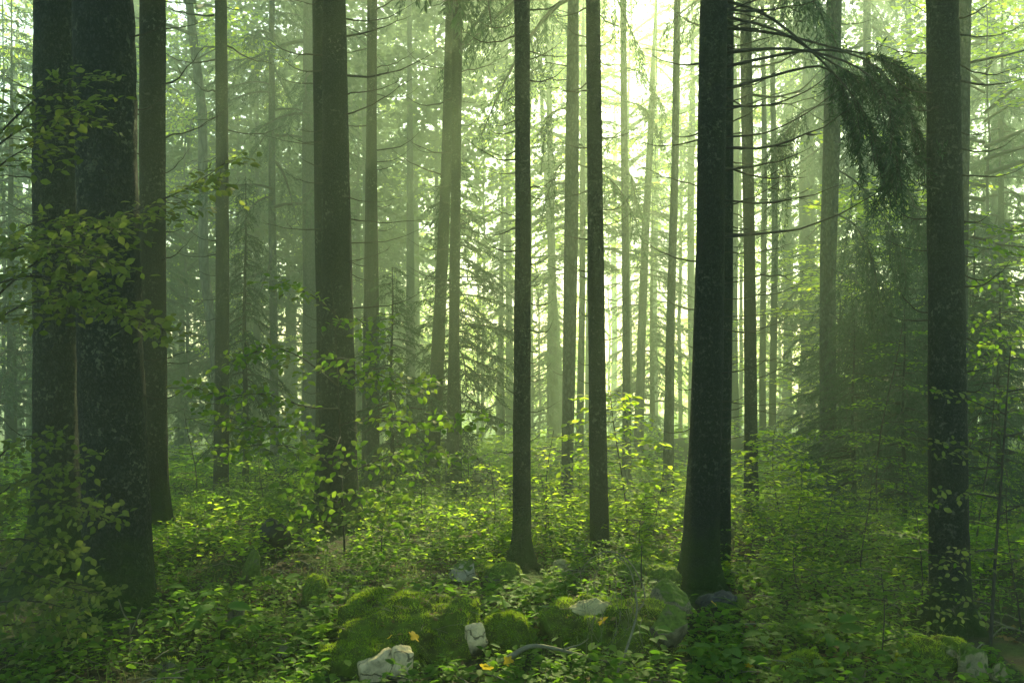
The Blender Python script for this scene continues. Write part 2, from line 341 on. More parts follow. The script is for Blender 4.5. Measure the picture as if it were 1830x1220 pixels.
# ------------------------------------------------------------------ the trees' measured places
# name key: depth, [(px, py, width px) from base up], label, bark, crown start (photo row), crown kind
TREES = [
 dict(d=9.0, p=[(98, 1015, 96), (98, 900, 82), (97, 600, 78), (94, 0, 73)], bark='fir', zc=9.0, h=26, label='thick dark trunk at far left, half hidden by the lichened giant', twigs=8),
 dict(d=8.0, p=[(211, 1110, 132), (208, 1000, 120), (203, 850, 116), (192, 600, 110), (183, 0, 104)], bark='fir', zc=9.5, h=28, label='thickest trunk of all, speckled with pale lichen, moss at its foot', twigs=5),
 dict(d=11.0, p=[(275, 950, 62), (273, 860, 48), (272, 560, 45), (275, 0, 44)], bark='spruce', zc=9.2, h=25, label='straight dark trunk just behind the thickest lichened trunk', twigs=20),
 dict(d=31.0, p=[(246, 850, 20), (246, 500, 17), (246, 0, 15)], bark='far', zc=11, h=25, label='faint misty trunk showing between thickest trunk and its dark neighbour', twigs=0),
 dict(d=22.0, p=[(398, 900, 22), (388, 640, 19), (366, 480, 18), (362, 350, 17), (359, 200, 17), (342, 60, 15), (336, 0, 14)], bark='beech', zc=9.5, h=20, label='slim curved beech stem leaning against the fog', twigs=6, crown='beech'),
 dict(d=15.0, p=[(397, 920, 31), (398, 800, 26), (398, 500, 24), (392, 0, 21)], bark='spruce', zc=10, h=24, label='slim straight trunk crossing the curved beech at its base', twigs=22),
 dict(d=22.0, p=[(494, 908, 18), (490, 700, 16), (484, 400, 13), (488, 0, 10)], bark='far', zc=5.0, h=17, label='thin pale misty trunk between slim dark trunk and leafy shrub', twigs=8, crown='thin'),
 dict(d=22.0, p=[(552, 910, 36), (553, 700, 29), (554, 400, 28), (557, 0, 26)], bark='far', zc=6.6, h=24, label='broad bluish misty trunk left of the shrub-wrapped dark trunk', twigs=8, crown='thin'),
 dict(d=11.5, p=[(603, 945, 82), (604, 850, 66), (601, 500, 56), (599, 0, 39)], bark='spruce', zc=8.9, h=26, label='tapering dark trunk behind the leafy beech shrub', twigs=28, long=1),
 dict(d=13.0, p=[(585, 930, 44), (584, 600, 36), (576, 0, 32)], bark='spruce', zc=9.3, h=25, label='half hidden trunk edging out behind shrub-wrapped dark trunk', twigs=8),
 dict(d=15.0, p=[(665, 888, 32), (667, 780, 24), (667, 500, 22), (665, 250, 17), (665, 0, 19)], bark='spruce', zc=8.6, h=22, label='slender trunk with a slight bend, young spruce behind its foot', twigs=16, crown='droop'),
 dict(d=16.5, p=[(655, 870, 16), (656, 600, 12), (660, 0, 9)], bark='spruce', zc=11, h=18, label='thin stem tucked behind slender bent trunk', twigs=3),
 dict(d=15.6, p=[(766, 900, 42), (772, 830, 28), (779, 700, 25), (786, 560, 22), (797, 300, 19), (803, 0, 13)], bark='spruce', zc=8.3, h=23, label='leaning trunk with flared foot, left one of the crossing pair', twigs=14, crown='thin'),
 dict(d=15.2, p=[(808, 888, 30), (809, 800, 22), (811, 560, 19), (816, 200, 18), (818, 0, 17)], bark='spruce', zc=8.3, h=24, label='upright trunk, right one of the crossing pair', twigs=18, crown='droop'),
 dict(d=9.5, p=[(930, 1012, 44), (932, 960, 34), (933, 700, 30), (935, 400, 28), (933, 0, 27)], bark='spruce', zc=9, h=22, label='slender dark trunk with broken twigs near picture centre', twigs=36, short=1),
 dict(d=15.0, p=[(1012, 950, 24), (1014, 850, 21), (1018, 600, 23), (1021, 350, 25), (1024, 0, 20)], bark='far', zc=8.0, h=22, label='misty mid-grey trunk between the two slender dark trunks', twigs=12, crown='droop'),
 dict(d=22.0, p=[(1036, 805, 14), (1040, 500, 11), (1042, 200, 9)], bark='far', zc=8.5, h=17, label='thin misty pole beside the mid-grey trunk', twigs=16),
 dict(d=10.5, p=[(1070, 1015, 44), (1070, 960, 34), (1067, 700, 30), (1064, 400, 28), (1060, 0, 25)], bark='spruce', zc=9, h=23, label='smooth dark trunk behind the arching dead twig', twigs=26, short=1),
 dict(d=18.0, p=[(1119, 896, 18), (1119, 700, 14), (1118, 400, 13), (1114, 0, 12)], bark='far', zc=10.5, h=20, label='thin trunk rising behind the bright green sapling', twigs=10, crown='droop'),
 dict(d=22.0, p=[(1138, 875, 20), (1144, 700, 16), (1155, 400, 14), (1162, 250, 11), (1168, 0, 9)], bark='far', zc=11, h=18, label='thin slanting pale trunk right of the bright green sapling', twigs=8, crown='thin'),
 dict(d=17.0, p=[(1194, 937, 28), (1196, 850, 20), (1199, 600, 16), (1206, 300, 13), (1209, 0, 12)], bark='far', zc=10, h=20, label='thin bluish trunk left of the big spruce trunk', twigs=10, crown='droop'),
 dict(d=8.8, p=[(1252, 1052, 74), (1254, 950, 64), (1263, 750, 56), (1269, 500, 52), (1274, 0, 47)], bark='spruce', zc=9, h=25, label='big dark spruce trunk bristling with dead branches', twigs=44, long=1, bias=1),
 dict(d=10.2, p=[(1291, 1062, 30), (1292, 800, 26), (1296, 500, 24), (1299, 0, 20)], bark='spruce', zc=10, h=23, label='dark trunk hidden close behind the big bristling spruce', twigs=7, bias=1),
 dict(d=14.0, p=[(1342, 957, 30), (1340, 800, 23), (1338, 500, 21), (1334, 150, 21), (1333, 0, 19)], bark='spruce', zc=8.5, h=22, label='straight grey trunk right of the big bristling spruce', twigs=26, long=1, crown='droop'),
 dict(d=15.8, p=[(1478, 900, 38), (1477, 800, 29), (1479, 500, 28), (1489, 250, 30), (1493, 0, 26)], bark='far', zc=7.5, h=23, label='bluish trunk half veiled by drooping spruce boughs', twigs=12, crown='droop'),
 dict(d=8.0, p=[(1696, 1135, 84), (1696, 1050, 70), (1695, 600, 63), (1688, 0, 54)], bark='spruce', zc=9, h=25, label='thick black trunk standing alone at the right', twigs=30, short=1),
 dict(d=13.5, p=[(1719, 960, 30), (1719, 500, 26), (1722, 0, 26)], bark='far', zc=10.0, h=22, label='grey trunk peeping out behind the thick black right trunk', twigs=14, long=1, crown='thin'),
 # far ones
 dict(d=40, p=[(711, 810, 14), (710, 300, 11)], bark='far', zc=8, h=22, label='very faint far trunk right of the slender bent trunk', twigs=0, crown='thin'),
 dict(d=28, p=[(1003, 800, 14), (997, 640, 13), (985, 470, 11), (975, 300, 8)], bark='far', zc=9, h=14, label='short leaning far trunk just right of the slender central trunk', twigs=4, crown='beech'),
 dict(d=40, p=[(1097, 800, 11), (1098, 300, 9)], bark='far', zc=7, h=20, label='faint far pole framed by two thin trunks behind bright sapling', twigs=0, crown='thin'),
 dict(d=28, p=[(1236, 810, 16), (1236, 300, 12)], bark='far', zc=6, h=20, label='misty far trunk touching the left edge of big bristling spruce', twigs=6, crown='droop'),
 dict(d=34, p=[(1168, 800, 14), (1170, 300, 12)], bark='far', zc=6, h=22, label='blurred far trunk left of the thin bluish trunk', twigs=0, crown='thin'),
 dict(d=26, p=[(1313, 850, 18), (1312, 300, 14)], bark='far', zc=9, h=22, label='pale far trunk in the gap beside straight grey trunk', twigs=8, crown='thin'),
 dict(d=23, p=[(1365, 790, 13), (1364, 400, 10)], bark='spruce', zc=9, h=17, label='thin dark far pole, left of two twin poles', twigs=10),
 dict(d=23, p=[(1382, 788, 14), (1382, 400, 11)], bark='spruce', zc=9, h=17, label='thin dark far pole, right of two twin poles', twigs=10),
 dict(d=32, p=[(1405, 830, 16), (1406, 200, 13)], bark='far', zc=8, h=23, label='glowing far trunk right of the twin poles', twigs=0, crown='thin'),
 dict(d=27, p=[(1438, 820, 22), (1440, 300, 18)], bark='far', zc=4, h=20, label='far trunk left of the bough-veiled bluish trunk', twigs=8, crown='droop'),
 dict(d=24, p=[(1545, 830, 22), (1546, 300, 17)], bark='far', zc=4, h=20, label='dim trunk behind drooping boughs', twigs=8, crown='droop'),
 dict(d=28, p=[(1625, 820, 17), (1626, 300, 14)], bark='far', zc=5, h=21, label='dim far trunk left of the thick black right trunk', twigs=4, crown='droop'),
 dict(d=26, p=[(1775, 830, 20), (1776, 300, 16)], bark='far', zc=6, h=21, label='dim far trunk nearest the right picture edge', twigs=4, crown='droop'),
 dict(d=36, p=[(524, 840, 12), (526, 300, 9)], bark='far', zc=7, h=20, label='faint far pole left of the broad bluish misty trunk', twigs=0, crown='beech'),
 dict(d=38, p=[(317, 860, 12), (315, 300, 10)], bark='far', zc=7, h=20, label='faint far pole left of the curved beech', twigs=0, crown='beech'),
 dict(d=33, p=[(28, 850, 18), (30, 300, 14)], bark='far', zc=6, h=22, label='dim misty trunk at the left picture edge', twigs=0, crown='beech'),
 dict(d=30, p=[(892, 810, 14), (896, 500, 8)], bark='far', zc=3.5, h=9, label='little misty conifer pole left of slender central trunk', twigs=0, crown='thin'),
 dict(d=33, p=[(745, 830, 14), (742, 300, 11)], bark='far', zc=8, h=21, label='pale far trunk left of the crossing pair', twigs=0, crown='beech'),
]

for t in TREES:
    k_ = dd(t['d']) / t['d']; t['d'] = dd(t['d']); t['zc'] *= k_; t['h'] = max(min(33, t['h'] * k_), t['zc'] + 5)
    if t['d'] > 28 and 940 < t['p'][0][0] < 1350: t['h'] = max(8, min(t['h'], (t['d'] - 12) * .62)); t['zc'] = min(t['zc'], t['h'] * .45)

# ------------------------------------------------------------------ ground
_cp = []
for t in TREES:
    b = at(t['p'][0][0], t['p'][0][1] - 4, t['d']); _cp.append(b)
for (px, py, d) in [(0, 1100, 8), (500, 1120, 7.6), (700, 1195, 6.7), (1100, 1195, 6.7), (1400, 1195, 6.7), (1700, 1210, 6.6), (300, 1195, 6.7), (1150, 1050, 8.4),
                    (820, 1030, 9), (450, 1020, 9), (800, 950, 12), (1200, 960, 11.5), (1450, 1010, 9.5), (1560, 960, 11), (1600, 890, 18), (1020, 975, 10.3), (860, 875, 18), (920, 865, 20)]:
    _cp.append(at(px, py, d))
for x in (-60, -30, 0, 30, 60):
    _cp += [np.array([x, 3., .05]), np.array([x, -20., .3]), np.array([x, 105., -9.]), np.array([x, 165., -11.])]
for a in (-150, 150):
    for b in (-150, 0, 150): _cp.append(np.array([a, b, -2.]))
_cp = np.array(_cp)
def H(x, y, rough=True):
    x = np.asarray(x, float); y = np.asarray(y, float)
    sh = x.shape; xf = x.ravel(); yf = y.ravel(); out = np.empty(len(xf))
    for i in range(0, len(xf), 20000):
        dx = xf[i:i + 20000, None] - _cp[None, :, 0]; dy = yf[i:i + 20000, None] - _cp[None, :, 1]
        w = 1 / (dx * dx + dy * dy + .8) ** 2
        out[i:i + 20000] = (w * _cp[None, :, 2]).sum(1) / w.sum(1)
    p = np.stack([xf, yf, np.zeros_like(xf)], -1)
    if rough: out = out + .05 * fbm(p * .9, 3) + .02 * vnoise(p * 4.1)
    return out.reshape(sh)

def make_ground():
    u = np.linspace(-1, 1, 281); xs = 9 * u + 171 * np.sign(u) * np.abs(u) ** 5
    v = np.linspace(-1, 1, 301); ys = 10 + 11 * v + 160 * np.sign(v) * np.abs(v) ** 5
    X, Y = np.meshgrid(xs, ys, indexing='ij'); Z = H(X, Y)
    V = np.stack([X, Y, Z], -1).reshape(-1, 3)
    n, m = X.shape; i = np.arange(n - 1)[:, None] * m + np.arange(m - 1)[None]
    i = i.ravel(); q = np.stack([i, i + m, i + m + 1, i + 1], -1)
    T = np.concatenate([q[:, [0, 1, 2]], q[:, [0, 2, 3]]])
    o = link('ground', MB().add(V, T).mesh('ground', M_GROUND, True))
    tag(o, 'dark forest floor with moss and leaf litter', 'ground', kind='structure')
make_ground()

# ------------------------------------------------------------------ crowns (shared meshes)
def spruce_branch(mb_w, mb_n, base, az, L, rise, droop, hang, r, blade=.085, gap=.045, dens=1.0, wood_r=.018):
    """one bough: an arching axis, side twigs, hanging twigs, all clad with needle blades"""
    m = 8; t = np.linspace(0, 1, m)
    out = np.array([math.cos(az), math.sin(az), 0.])
    side = np.array([-math.sin(az), math.cos(az), 0.])
    pts = base + out * (L * t)[:, None] + np.array([0, 0, 1.]) * (L * (rise * t - droop * t ** 1.8 + .12 * droop * t ** 5))[:, None]
    pts = pts + side * (.05 * L * np.sin(t * 3 + r.uniform(0, 6)) * t)[:, None]
    V, T = tube(pts, wood_r * L * (1 - .9 * t) + .003, 4); mb_w.add(V, T)
    n = max(4, int(L * 13 * dens))
    for k in range(n):
        s = .18 + .82 * (k + r.uniform(0, 1)) / n
        p0 = np.array([np.interp(s, t, pts[:, a]) for a in range(3)])
        sgn = 1 if k % 2 else -1
        ln = (.16 + .34 * L * (1 - s) ** .8 * .55) * r.uniform(.6, 1.25)
        hg = hang * r.uniform(.3, 1.3)
        d0 = norm(out * r.uniform(.35, .9) + side * sgn * r.uniform(.4, 1.) * (1 - .6 * min(hg, 1)) + np.array([0, 0, -hg]))
        ln = ln * (1 + .9 * min(hg, 1))
        q = max(3, int(ln / gap)); u = (np.arange(q) + .3) / q
        cur = p0 + d0 * (ln * u)[:, None] + np.array([0, 0, -.35 * ln]) * (u ** 2)[:, None] * (.4 + hg)
        tg = norm(np.gradient(cur, axis=0) if q > 1 else d0[None])
        for s2 in (-1, 1):
            rv = norm(np.cross(tg, r.normal(size=(q, 3))))
            D = norm(tg * .9 + rv * .55)
            nn = r.normal(size=(q, 3))
            V, T = leaves(cur, D, nn, blade * r.uniform(.7, 1.2, q), blade * .22, T_BLADE); mb_n.add(V, T)

def spruce_crown(seed, height, rad, nb, hang, base_thin=.0, dens=1.0, droop=.55, taper=1.0, blade=.085, gap=.045):
    r = R(seed); w, nl = MB(), MB()
    for k in range(nb):
        f = (k + r.uniform(0, .9)) / nb
        if f < base_thin and r.uniform() < .55: continue
        z = height * f ** .9
        L = rad * ((1 - f) ** .8 * taper + (1 - taper) * .6 + .06) * r.uniform(.65, 1.15)
        spruce_branch(w, nl, np.array([0, 0, z]), r.uniform(0, 2 * np.pi), max(.25, L), r.uniform(-.05, .25), droop * r.uniform(.6, 1.3), hang, r, dens=dens, blade=blade, gap=gap)
    return w.mesh('spruce_boughs', M_TWIG), nl.mesh('spruce_needles', M_NEEDLE)

def beech_spray(mb_w, mb_l, p0, d0, L, r, leaf, tm, gap=.6, flat=.25, store=None, droop=.12, twig_w=.004, up=None):
    """flat spray: an axis with alternate side twigs, alternate leaves on every twig"""
    d0 = norm(d0); nrm = np.array([0, 0, 1.]) if up is None else up
    side = norm(np.cross(nrm, d0))
    m = 6; t = np.linspace(0, 1, m)
    pts = p0 + d0 * (L * t)[:, None] - np.array([0, 0, droop * L]) * (t ** 2)[:, None] + side * (.06 * L * np.sin(t * 4 + r.uniform(0, 6)))[:, None]
    mb_w.add(*tube(pts, twig_w * (1.15 - t), 3, False))
    nt_ = max(2, int(L / (leaf * 1.5)))
    for k in range(nt_ + 1):
        s = (k + .6) / (nt_ + .6)
        q0 = np.array([np.interp(s, t, pts[:, a]) for a in range(3)])
        if k == nt_: dd = d0; ln = leaf * 1.5
        else:
            sg = 1 if k % 2 else -1
            dd = norm(d0 * r.uniform(.5, .9) + side * sg * r.uniform(.6, 1.) + nrm * r.normal() * .15)
            ln = max(leaf * 1.2, L * .55 * (1 - s) * r.uniform(.6, 1.2) + leaf)
        nl = max(2, int(ln / (leaf * gap)))
        u = (np.arange(nl) + .5) / nl
        lp = q0 + dd * (ln * u)[:, None] - np.array([0, 0, .15 * ln]) * (u ** 2)[:, None]
        if ln > leaf * 2: mb_w.add(*tube(lp[[0, len(lp) // 2, -1]] if nl > 2 else lp, twig_w * .45, 3, False))
        s2 = np.where(np.arange(nl) % 2, 1, -1)[:, None]
        sd2 = np.cross(nrm, dd)
        D = dd * .75 + sd2 * s2 * .8 + r.normal(size=(nl, 3)) * .22 + np.array([0, 0, -.12])
        N = nrm + r.normal(size=(nl, 3)) * flat
        Ls = leaf * r.uniform(.65, 1.15, nl)
        if store is not None:
            for a in range(nl): store.append((lp[a], D[a], N[a], Ls[a]))
        else:
            mb_l.add(*leaves(lp, D, N, Ls, Ls * .62, tm))

def beech_crown(seed, height, rad, nb, leaf, mat, tm=T_QUAD, sprays=9):
    r = R(seed); w, l = MB(), MB()
    for k in range(nb):
        f = (k + r.uniform()) / nb; az = r.uniform(0, 6.283); z = height * f
        L = rad * (.45 + .75 * math.sin(min(1, f * 1.1 + .12) * 3.0)) * r.uniform(.6, 1.1)
        t = np.linspace(0, 1, 6); o = np.array([math.cos(az), math.sin(az), 0])
        pts = np.array([0, 0, z]) + o * (L * t)[:, None] + np.array([0, 0, 1.]) * (L * (.45 * t - .25 * t * t))[:, None]
        w.add(*tube(pts, .018 * L * (1.1 - t), 4, False))
        for q in range(sprays):
            s = .25 + .75 * (q + r.uniform()) / sprays
            p0 = np.array([np.interp(s, t, pts[:, a]) for a in range(3)])
            a2 = az + r.normal() * .9
            beech_spray(w, l, p0, np.array([math.cos(a2), math.sin(a2), r.normal() * .2]), r.uniform(.5, 1.1), r, leaf, tm, flat=.6)
    return w.mesh('beech_boughs', M_TWIG), l.mesh('beech_leaves', mat)

CR = {
 'high': [spruce_crown(11 + i, 15, 3.2, 64, .5, 0, .55, blade=.20) for i in range(2)],
 'thin': [spruce_crown(21 + i, 13, 2.5, 66, .6, .3, 1.1, blade=.09, gap=.034) for i in range(2)],
 'droop': [spruce_crown(31 + i, 14, 2.8, 70, 1.1, .2, 1.1, .75, blade=.10, gap=.04) for i in range(2)],
 'beech': [beech_crown(41 + i, 9.5, 2.6, 34, .13, M_GLOW) for i in range(2)],
}

# ------------------------------------------------------------------ dead twigs (shared meshes)
def dead_twig(seed):
    r = R(seed); mb = MB(); t = np.linspace(0, 1, 9)
    b = r.uniform(-.2, .22)
    pts = np.stack([t, .06 * np.sin(t * r.uniform(2, 6) + r.uniform(0, 6)) * t, b * t - .12 * np.sin(t * 3) * r.uniform(0, 1) + .10 * t ** 3], -1)
    pts += r.normal(size=pts.shape) * .006
    mb.add(*tube(pts, .011 * (1.08 - t) + .0012, 5))
    for k in range(int(r.integers(0, 4))):
        s = int(r.integers(2, 8)); u = np.linspace(0, 1, 4)[:, None]
        d = norm(np.array([r.uniform(.4, 1), r.uniform(-.9, .9), r.uniform(-.5, .5)]))
        mb.add(*tube(pts[s] + d * u * r.uniform(.08, .28) + np.array([0, 0, .04]) * u * u, .006 * (1.1 - u[:, 0]), 4))
    return mb.mesh('dead_branch', M_TWIG)
TW = [dead_twig(100 + i) for i in range(10)]

# ------------------------------------------------------------------ trees
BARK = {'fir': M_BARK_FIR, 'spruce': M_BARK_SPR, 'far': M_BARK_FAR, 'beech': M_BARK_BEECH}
def trunk_curve(t):
    d = t['d']; P = [at(px, py, d) for px, py, w in t['p']]
    z = np.array([q[2] for q in P]); x = np.array([q[0] for q in P]); rr = np.array([w * d / F / 2 for _, _, w in t['p']])
    zt = z[0] + t['h']
    sl = (x[-1] - x[-2]) / (z[-1] - z[-2])
    zz = np.append(z, [z[-1] + 3, zt]); xx = np.append(x, [x[-1] + sl * 3, x[-1] + sl * min(6, t['h'] * .25)]); r2 = np.append(rr, [rr[-1] * .93, max(.02, rr[-1] * .12)])
    return zz, xx, r2
def build_tree(i, t):
    d = t['d']; r = R(500 + i)
    zz, xx, rr = trunk_curve(t); b = at(t['p'][0][0], t['p'][0][1], d)
    root = thing(('beech_tree' if t['bark'] == 'beech' or t.get('crown') == 'beech' else 'spruce_tree'), t['label'], 'tree', b, 'trees of the forest stand')
    near = d < 12
    dz = .06 if near else (.15 if d < 20 else .4); sides = 40 if near else (20 if d < 20 else 12)
    vis = CZ + 640 / F * d
    zs = np.concatenate([np.arange(zz[0] - .35, vis, dz), np.arange(vis, zz[-1], .8), [zz[-1]]])
    x = np.interp(zs, zz, xx); 
    k = np.ones(9) / 9
    if near or d < 20:
        xp = np.pad(x, 4, mode='edge'); x = np.convolve(xp, k, 'valid')
    rad = np.interp(zs, zz, rr)
    yy = d + .05 * d / 10 * np.sin(zs * .35 + i)
    th = np.arange(sides) * 2 * np.pi / sides
    C, Sn = np.cos(th), np.sin(th)
    g = np.stack([np.broadcast_to(C[None] * 3, (len(zs), sides)), np.broadcast_to(Sn[None] * 3, (len(zs), sides)), np.broadcast_to(zs[:, None] * 1.1, (len(zs), sides))], -1)
    bump = 1 + .05 * fbm(g * .7 + i * 7.7, 2) + (.035 * vnoise(g * np.array([3.1, 3.1, 9]) + i) if near else 0)
    fl = np.exp(-np.clip(zs - zz[0], -.4, None) / (.10 + rr[0] * .45))[:, None] * (.2 + .32 * np.cos(th * 3 + i)[None] + .26 * np.cos(th * 5 + 2.3 * i)[None])
    rad2 = rad[:, None] * (bump + np.clip(fl, -.1, 1))
    V = np.stack([x[:, None] + rad2 * C[None] - b[0], yy[:, None] + rad2 * Sn[None] - b[1], np.broadcast_to(zs[:, None], rad2.shape) - b[2]], -1).reshape(-1, 3)
    m = len(zs); ii = np.arange(m - 1)[:, None] * sides; j = np.arange(sides)[None]; jn = (j + 1) % sides
    q = np.stack([ii + j, ii + jn, ii + sides + jn, ii + sides + j], -1).reshape(-1, 4)
    T = np.concatenate([q[:, [0, 1, 2]], q[:, [0, 2, 3]]])
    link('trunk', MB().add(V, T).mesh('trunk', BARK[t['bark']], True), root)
    # dead branches
    zlo = max(zz[0] + .9, CZ - 250 / F * d); zhi = min(CZ + 625 / F * d, zz[0] + t['h'] * .8)
    for kk in range(t['twigs']):
        z = zlo + (zhi - zlo) * (kk + r.uniform(.1, .9)) / t['twigs']
        up_f = (z - zlo) / (zhi - zlo)
        az = r.uniform(-.75, .75) + (0 if r.uniform() < .5 else math.pi)
        if t.get('bias') and r.uniform() < .62: az = r.uniform(-.7, .7)
        L = (r.uniform(.18, .5) if t.get('short') else r.uniform(.25, .75)) * (.55 + .8 * up_f)
        if t.get('long') and math.cos(az) * t.get('bias', 1) > 0: L *= r.uniform(1., 2.0)
        if d > 14: L *= 1.3
        xr = np.interp(z, zz, xx); rd = np.interp(z, zz, rr) * .85
        o = link('dead_branch', TW[int(r.integers(0, len(TW)))], root)
        o.location = (float(xr + rd * math.cos(az) - b[0]), float(rd * math.sin(az)), float(z - b[2]))
        o.rotation_euler = (r.uniform(-.6, .6), r.normal() * .12 - .06 * up_f, az)
        th_ = min(1.25, max(.6, L * .9) * (.75 + .5 * up_f)) * (1.0 if d < 14 else 1.35) * r.uniform(.7, 1.2)
        o.scale = (L, th_, th_)
    ck = t.get('crown', 'high'); v = CR[ck][i % len(CR[ck])]
    zc = t['zc']; hc = {'high': 15, 'thin': 13, 'droop': 14, 'beech': 9.5}[ck]
    top = t['h'] - zc
    s = max(.35, top / hc); xc = np.interp(b[2] + zc, zz, xx) - b[0]
    cw = link('crown', v[1], root, (xc, 0, zc), (0, 0, r.uniform(0, 6.28)), (min(1.2, .55 + .5 * s) * (1 if d < 22 else 1.3), min(1.2, .55 + .5 * s) * (1 if d < 22 else 1.3), s))
    tag(link('boughs', v[0], cw), kind='stuff')
for i, t in enumerate(TREES): build_tree(i, t)


# ------------------------------------------------------------------ boughs that hang into view from measured trunks
def path3(pts, n=14):
    P = np.array([at(q[0], q[1], dd(q[2])) for q in pts]); k = np.linspace(0, 1, len(P)); u = np.linspace(0, 1, n)
    Q = np.stack([np.interp(u, k, P[:, a]) for a in range(3)], -1)
    for _ in range(2): Q[1:-1] = .25 * Q[:-2] + .5 * Q[1:-1] + .25 * Q[2:]
    return Q
def live_bough(root, pts, start, r, hang=1.0, ln=.5, n=60, blade=.06, gap=.022, wr=.012):
    """a bough along a measured path, clad with hanging needle twigs beyond `start`"""
    Q = path3(pts); w, nl = MB(), MB(); b = np.array(root.location)
    t = np.linspace(0, 1, len(Q)); w.add(*tube(Q - b, wr * (1.1 - t) + .002, 6))
    for k in range(n):
        s = start + (1 - start) * r.uniform() ** .8
        p0 = np.array([np.interp(s, t, Q[:, a]) for a in range(3)]) - b
        ax = norm(Q[min(len(Q) - 1, int(s * 13) + 1)] - Q[int(s * 13)])
        sd = norm(np.cross(ax, [0, 0, 1.]))
        hg = hang * r.uniform(.1, 1.2)
        d0 = norm(ax * r.uniform(.2, .9) + sd * r.uniform(-1, 1) * .9 + np.array([0, 0, -hg]))
        l = ln * (.35 + 1.3 * r.uniform() ** 2)
        q = max(4, int(l / gap)); u = (np.arange(q) + .3) / q
        cur = p0 + d0 * (l * u)[:, None] + np.array([0, 0, -.5 * l]) * (u ** 2)[:, None] * hg
        tg = norm(np.gradient(cur, axis=0))
        w.add(*tube(cur[::max(1, q // 5)], .0035, 3, False))
        for s2 in range(2):
            D = norm(tg * .9 + norm(np.cross(tg, r.normal(size=(q, 3)))) * .6)
            nl.add(*leaves(cur, D, r.normal(size=(q, 3)), blade * r.uniform(.7, 1.2, q), blade * .2, T_BLADE))
        for kk in range(int(l / .09)):
            s3 = int(r.integers(1, q)); l3 = r.uniform(.08, .2)
            d3 = norm(tg[s3] * .6 + r.normal(size=3) * .6 + np.array([0, 0, -.5 * hg])); q3 = max(3, int(l3 / gap)); u3 = np.arange(q3)[:, None] / q3
            c3 = cur[s3] + d3 * l3 * u3 + np.array([0, 0, -.2 * l3]) * u3 ** 2
            D = norm(d3 * .9 + norm(np.cross(np.broadcast_to(d3, (q3, 3)), r.normal(size=(q3, 3)))) * .6)
            nl.add(*leaves(c3, D, r.normal(size=(q3, 3)), blade * r.uniform(.7, 1.2, q3), blade * .2, T_BLADE))
    o = link('bough', w.mesh('bough', M_TWIG), root)
    tag(link('needles', nl.mesh('needles', M_NEEDLE), o), kind='stuff')
def tree_of(label):
    return next(o for o in COL.objects if o.get('label') == label)
big = tree_of('big dark spruce trunk bristling with dead branches'); rb = R(61)
live_bough(big, [(1296, 2, 8.8), (1370, 20, 8.7), (1450, 90, 8.5), (1510, 150, 8.3), (1560, 220, 8.2), (1590, 300, 8.2)], .62, rb, .8, .26, 60)
live_bough(big, [(1296, 120, 8.8), (1400, 95, 8.6), (1490, 84, 8.4), (1570, 110, 8.3), (1630, 200, 8.2), (1655, 270, 8.2)], .52, rb, .8, .26, 80)
live_bough(big, [(1296, 30, 8.8), (1390, 50, 8.9), (1480, 110, 8.9), (1540, 140, 8.9), (1600, 170, 8.9)], .55, rb, .8, .26, 60)
live_bough(big, [(1296, 95, 8.8), (1400, 82, 8.6), (1490, 100, 8.2), (1560, 130, 7.9), (1605, 210, 7.8), (1600, 300, 7.8)], .55, rb, .4, .32, 80)
live_bough(big, [(1296, 160, 8.8), (1400, 130, 8.9), (1480, 110, 8.9), (1510, 170, 8.9), (1530, 240, 8.9)], .55, rb, .7, .26, 70)
live_bough(big, [(1296, 50, 8.8), (1400, 60, 8.8), (1500, 90, 8.7), (1580, 100, 8.7), (1640, 150, 8.7)], .6, rb, .4, .34, 70)
for q in ([(1296, 190, 8.8), (1380, 190, 8.8), (1450, 160, 8.7), (1485, 130, 8.6)], [(1296, 245, 8.8), (1370, 240, 8.8), (1440, 205, 8.8), (1500, 160, 8.7)], [(1296, 20, 8.8), (1380, -10, 8.6), (1500, -30, 8.5)]):
    link('dead_branch', MB().add(*tube(path3(q) - np.array(big.location), np.linspace(.011, .003, 14), 5)).mesh('long_dead_branch', M_TWIG), big)
veil = tree_of('bluish trunk half veiled by drooping spruce boughs')
for q in ([(1492, 300, 15.80), (1540, 330, 15.00), (1590, 400, 14.80), (1620, 480, 14.70)], [(1490, 380, 15.80), (1530, 400, 14.90), (1560, 460, 14.70), (1575, 560, 14.60)], [(1485, 480, 15.80), (1530, 500, 15.00), (1560, 540, 14.80), (1600, 600, 14.80)],
          [(1490, 250, 15.80), (1560, 280, 14.90), (1620, 330, 14.70), (1650, 400, 14.50)], [(1492, 180, 15.80), (1430, 200, 15.10), (1390, 260, 14.90)], [(1492, 120, 15.80), (1560, 130, 14.90), (1640, 180, 14.70)], [(1480, 560, 15.80), (1515, 580, 15.00), (1550, 600, 14.80)]):
    live_bough(veil, q, .2, rb, 1.6, 1.1, 44, .09, .045, .016)
thin1 = tree_of('thin trunk rising behind the bright green sapling')
for q in ([(1116, 180, 18), (1150, 190, 17.8), (1180, 240, 17.7)], [(1116, 230, 18), (1090, 250, 17.8), (1065, 300, 17.7), (1050, 350, 17.7)], [(1116, 120, 18), (1150, 130, 17.8), (1185, 190, 17.7)], [(1118, 300, 18), (1130, 320, 17.8), (1138, 370, 17.7)]):
    live_bough(thin1, q, .2, rb, 1.3, .6, 30, .09, .045, .016)
grey1 = tree_of('misty mid-grey trunk between the two slender dark trunks')
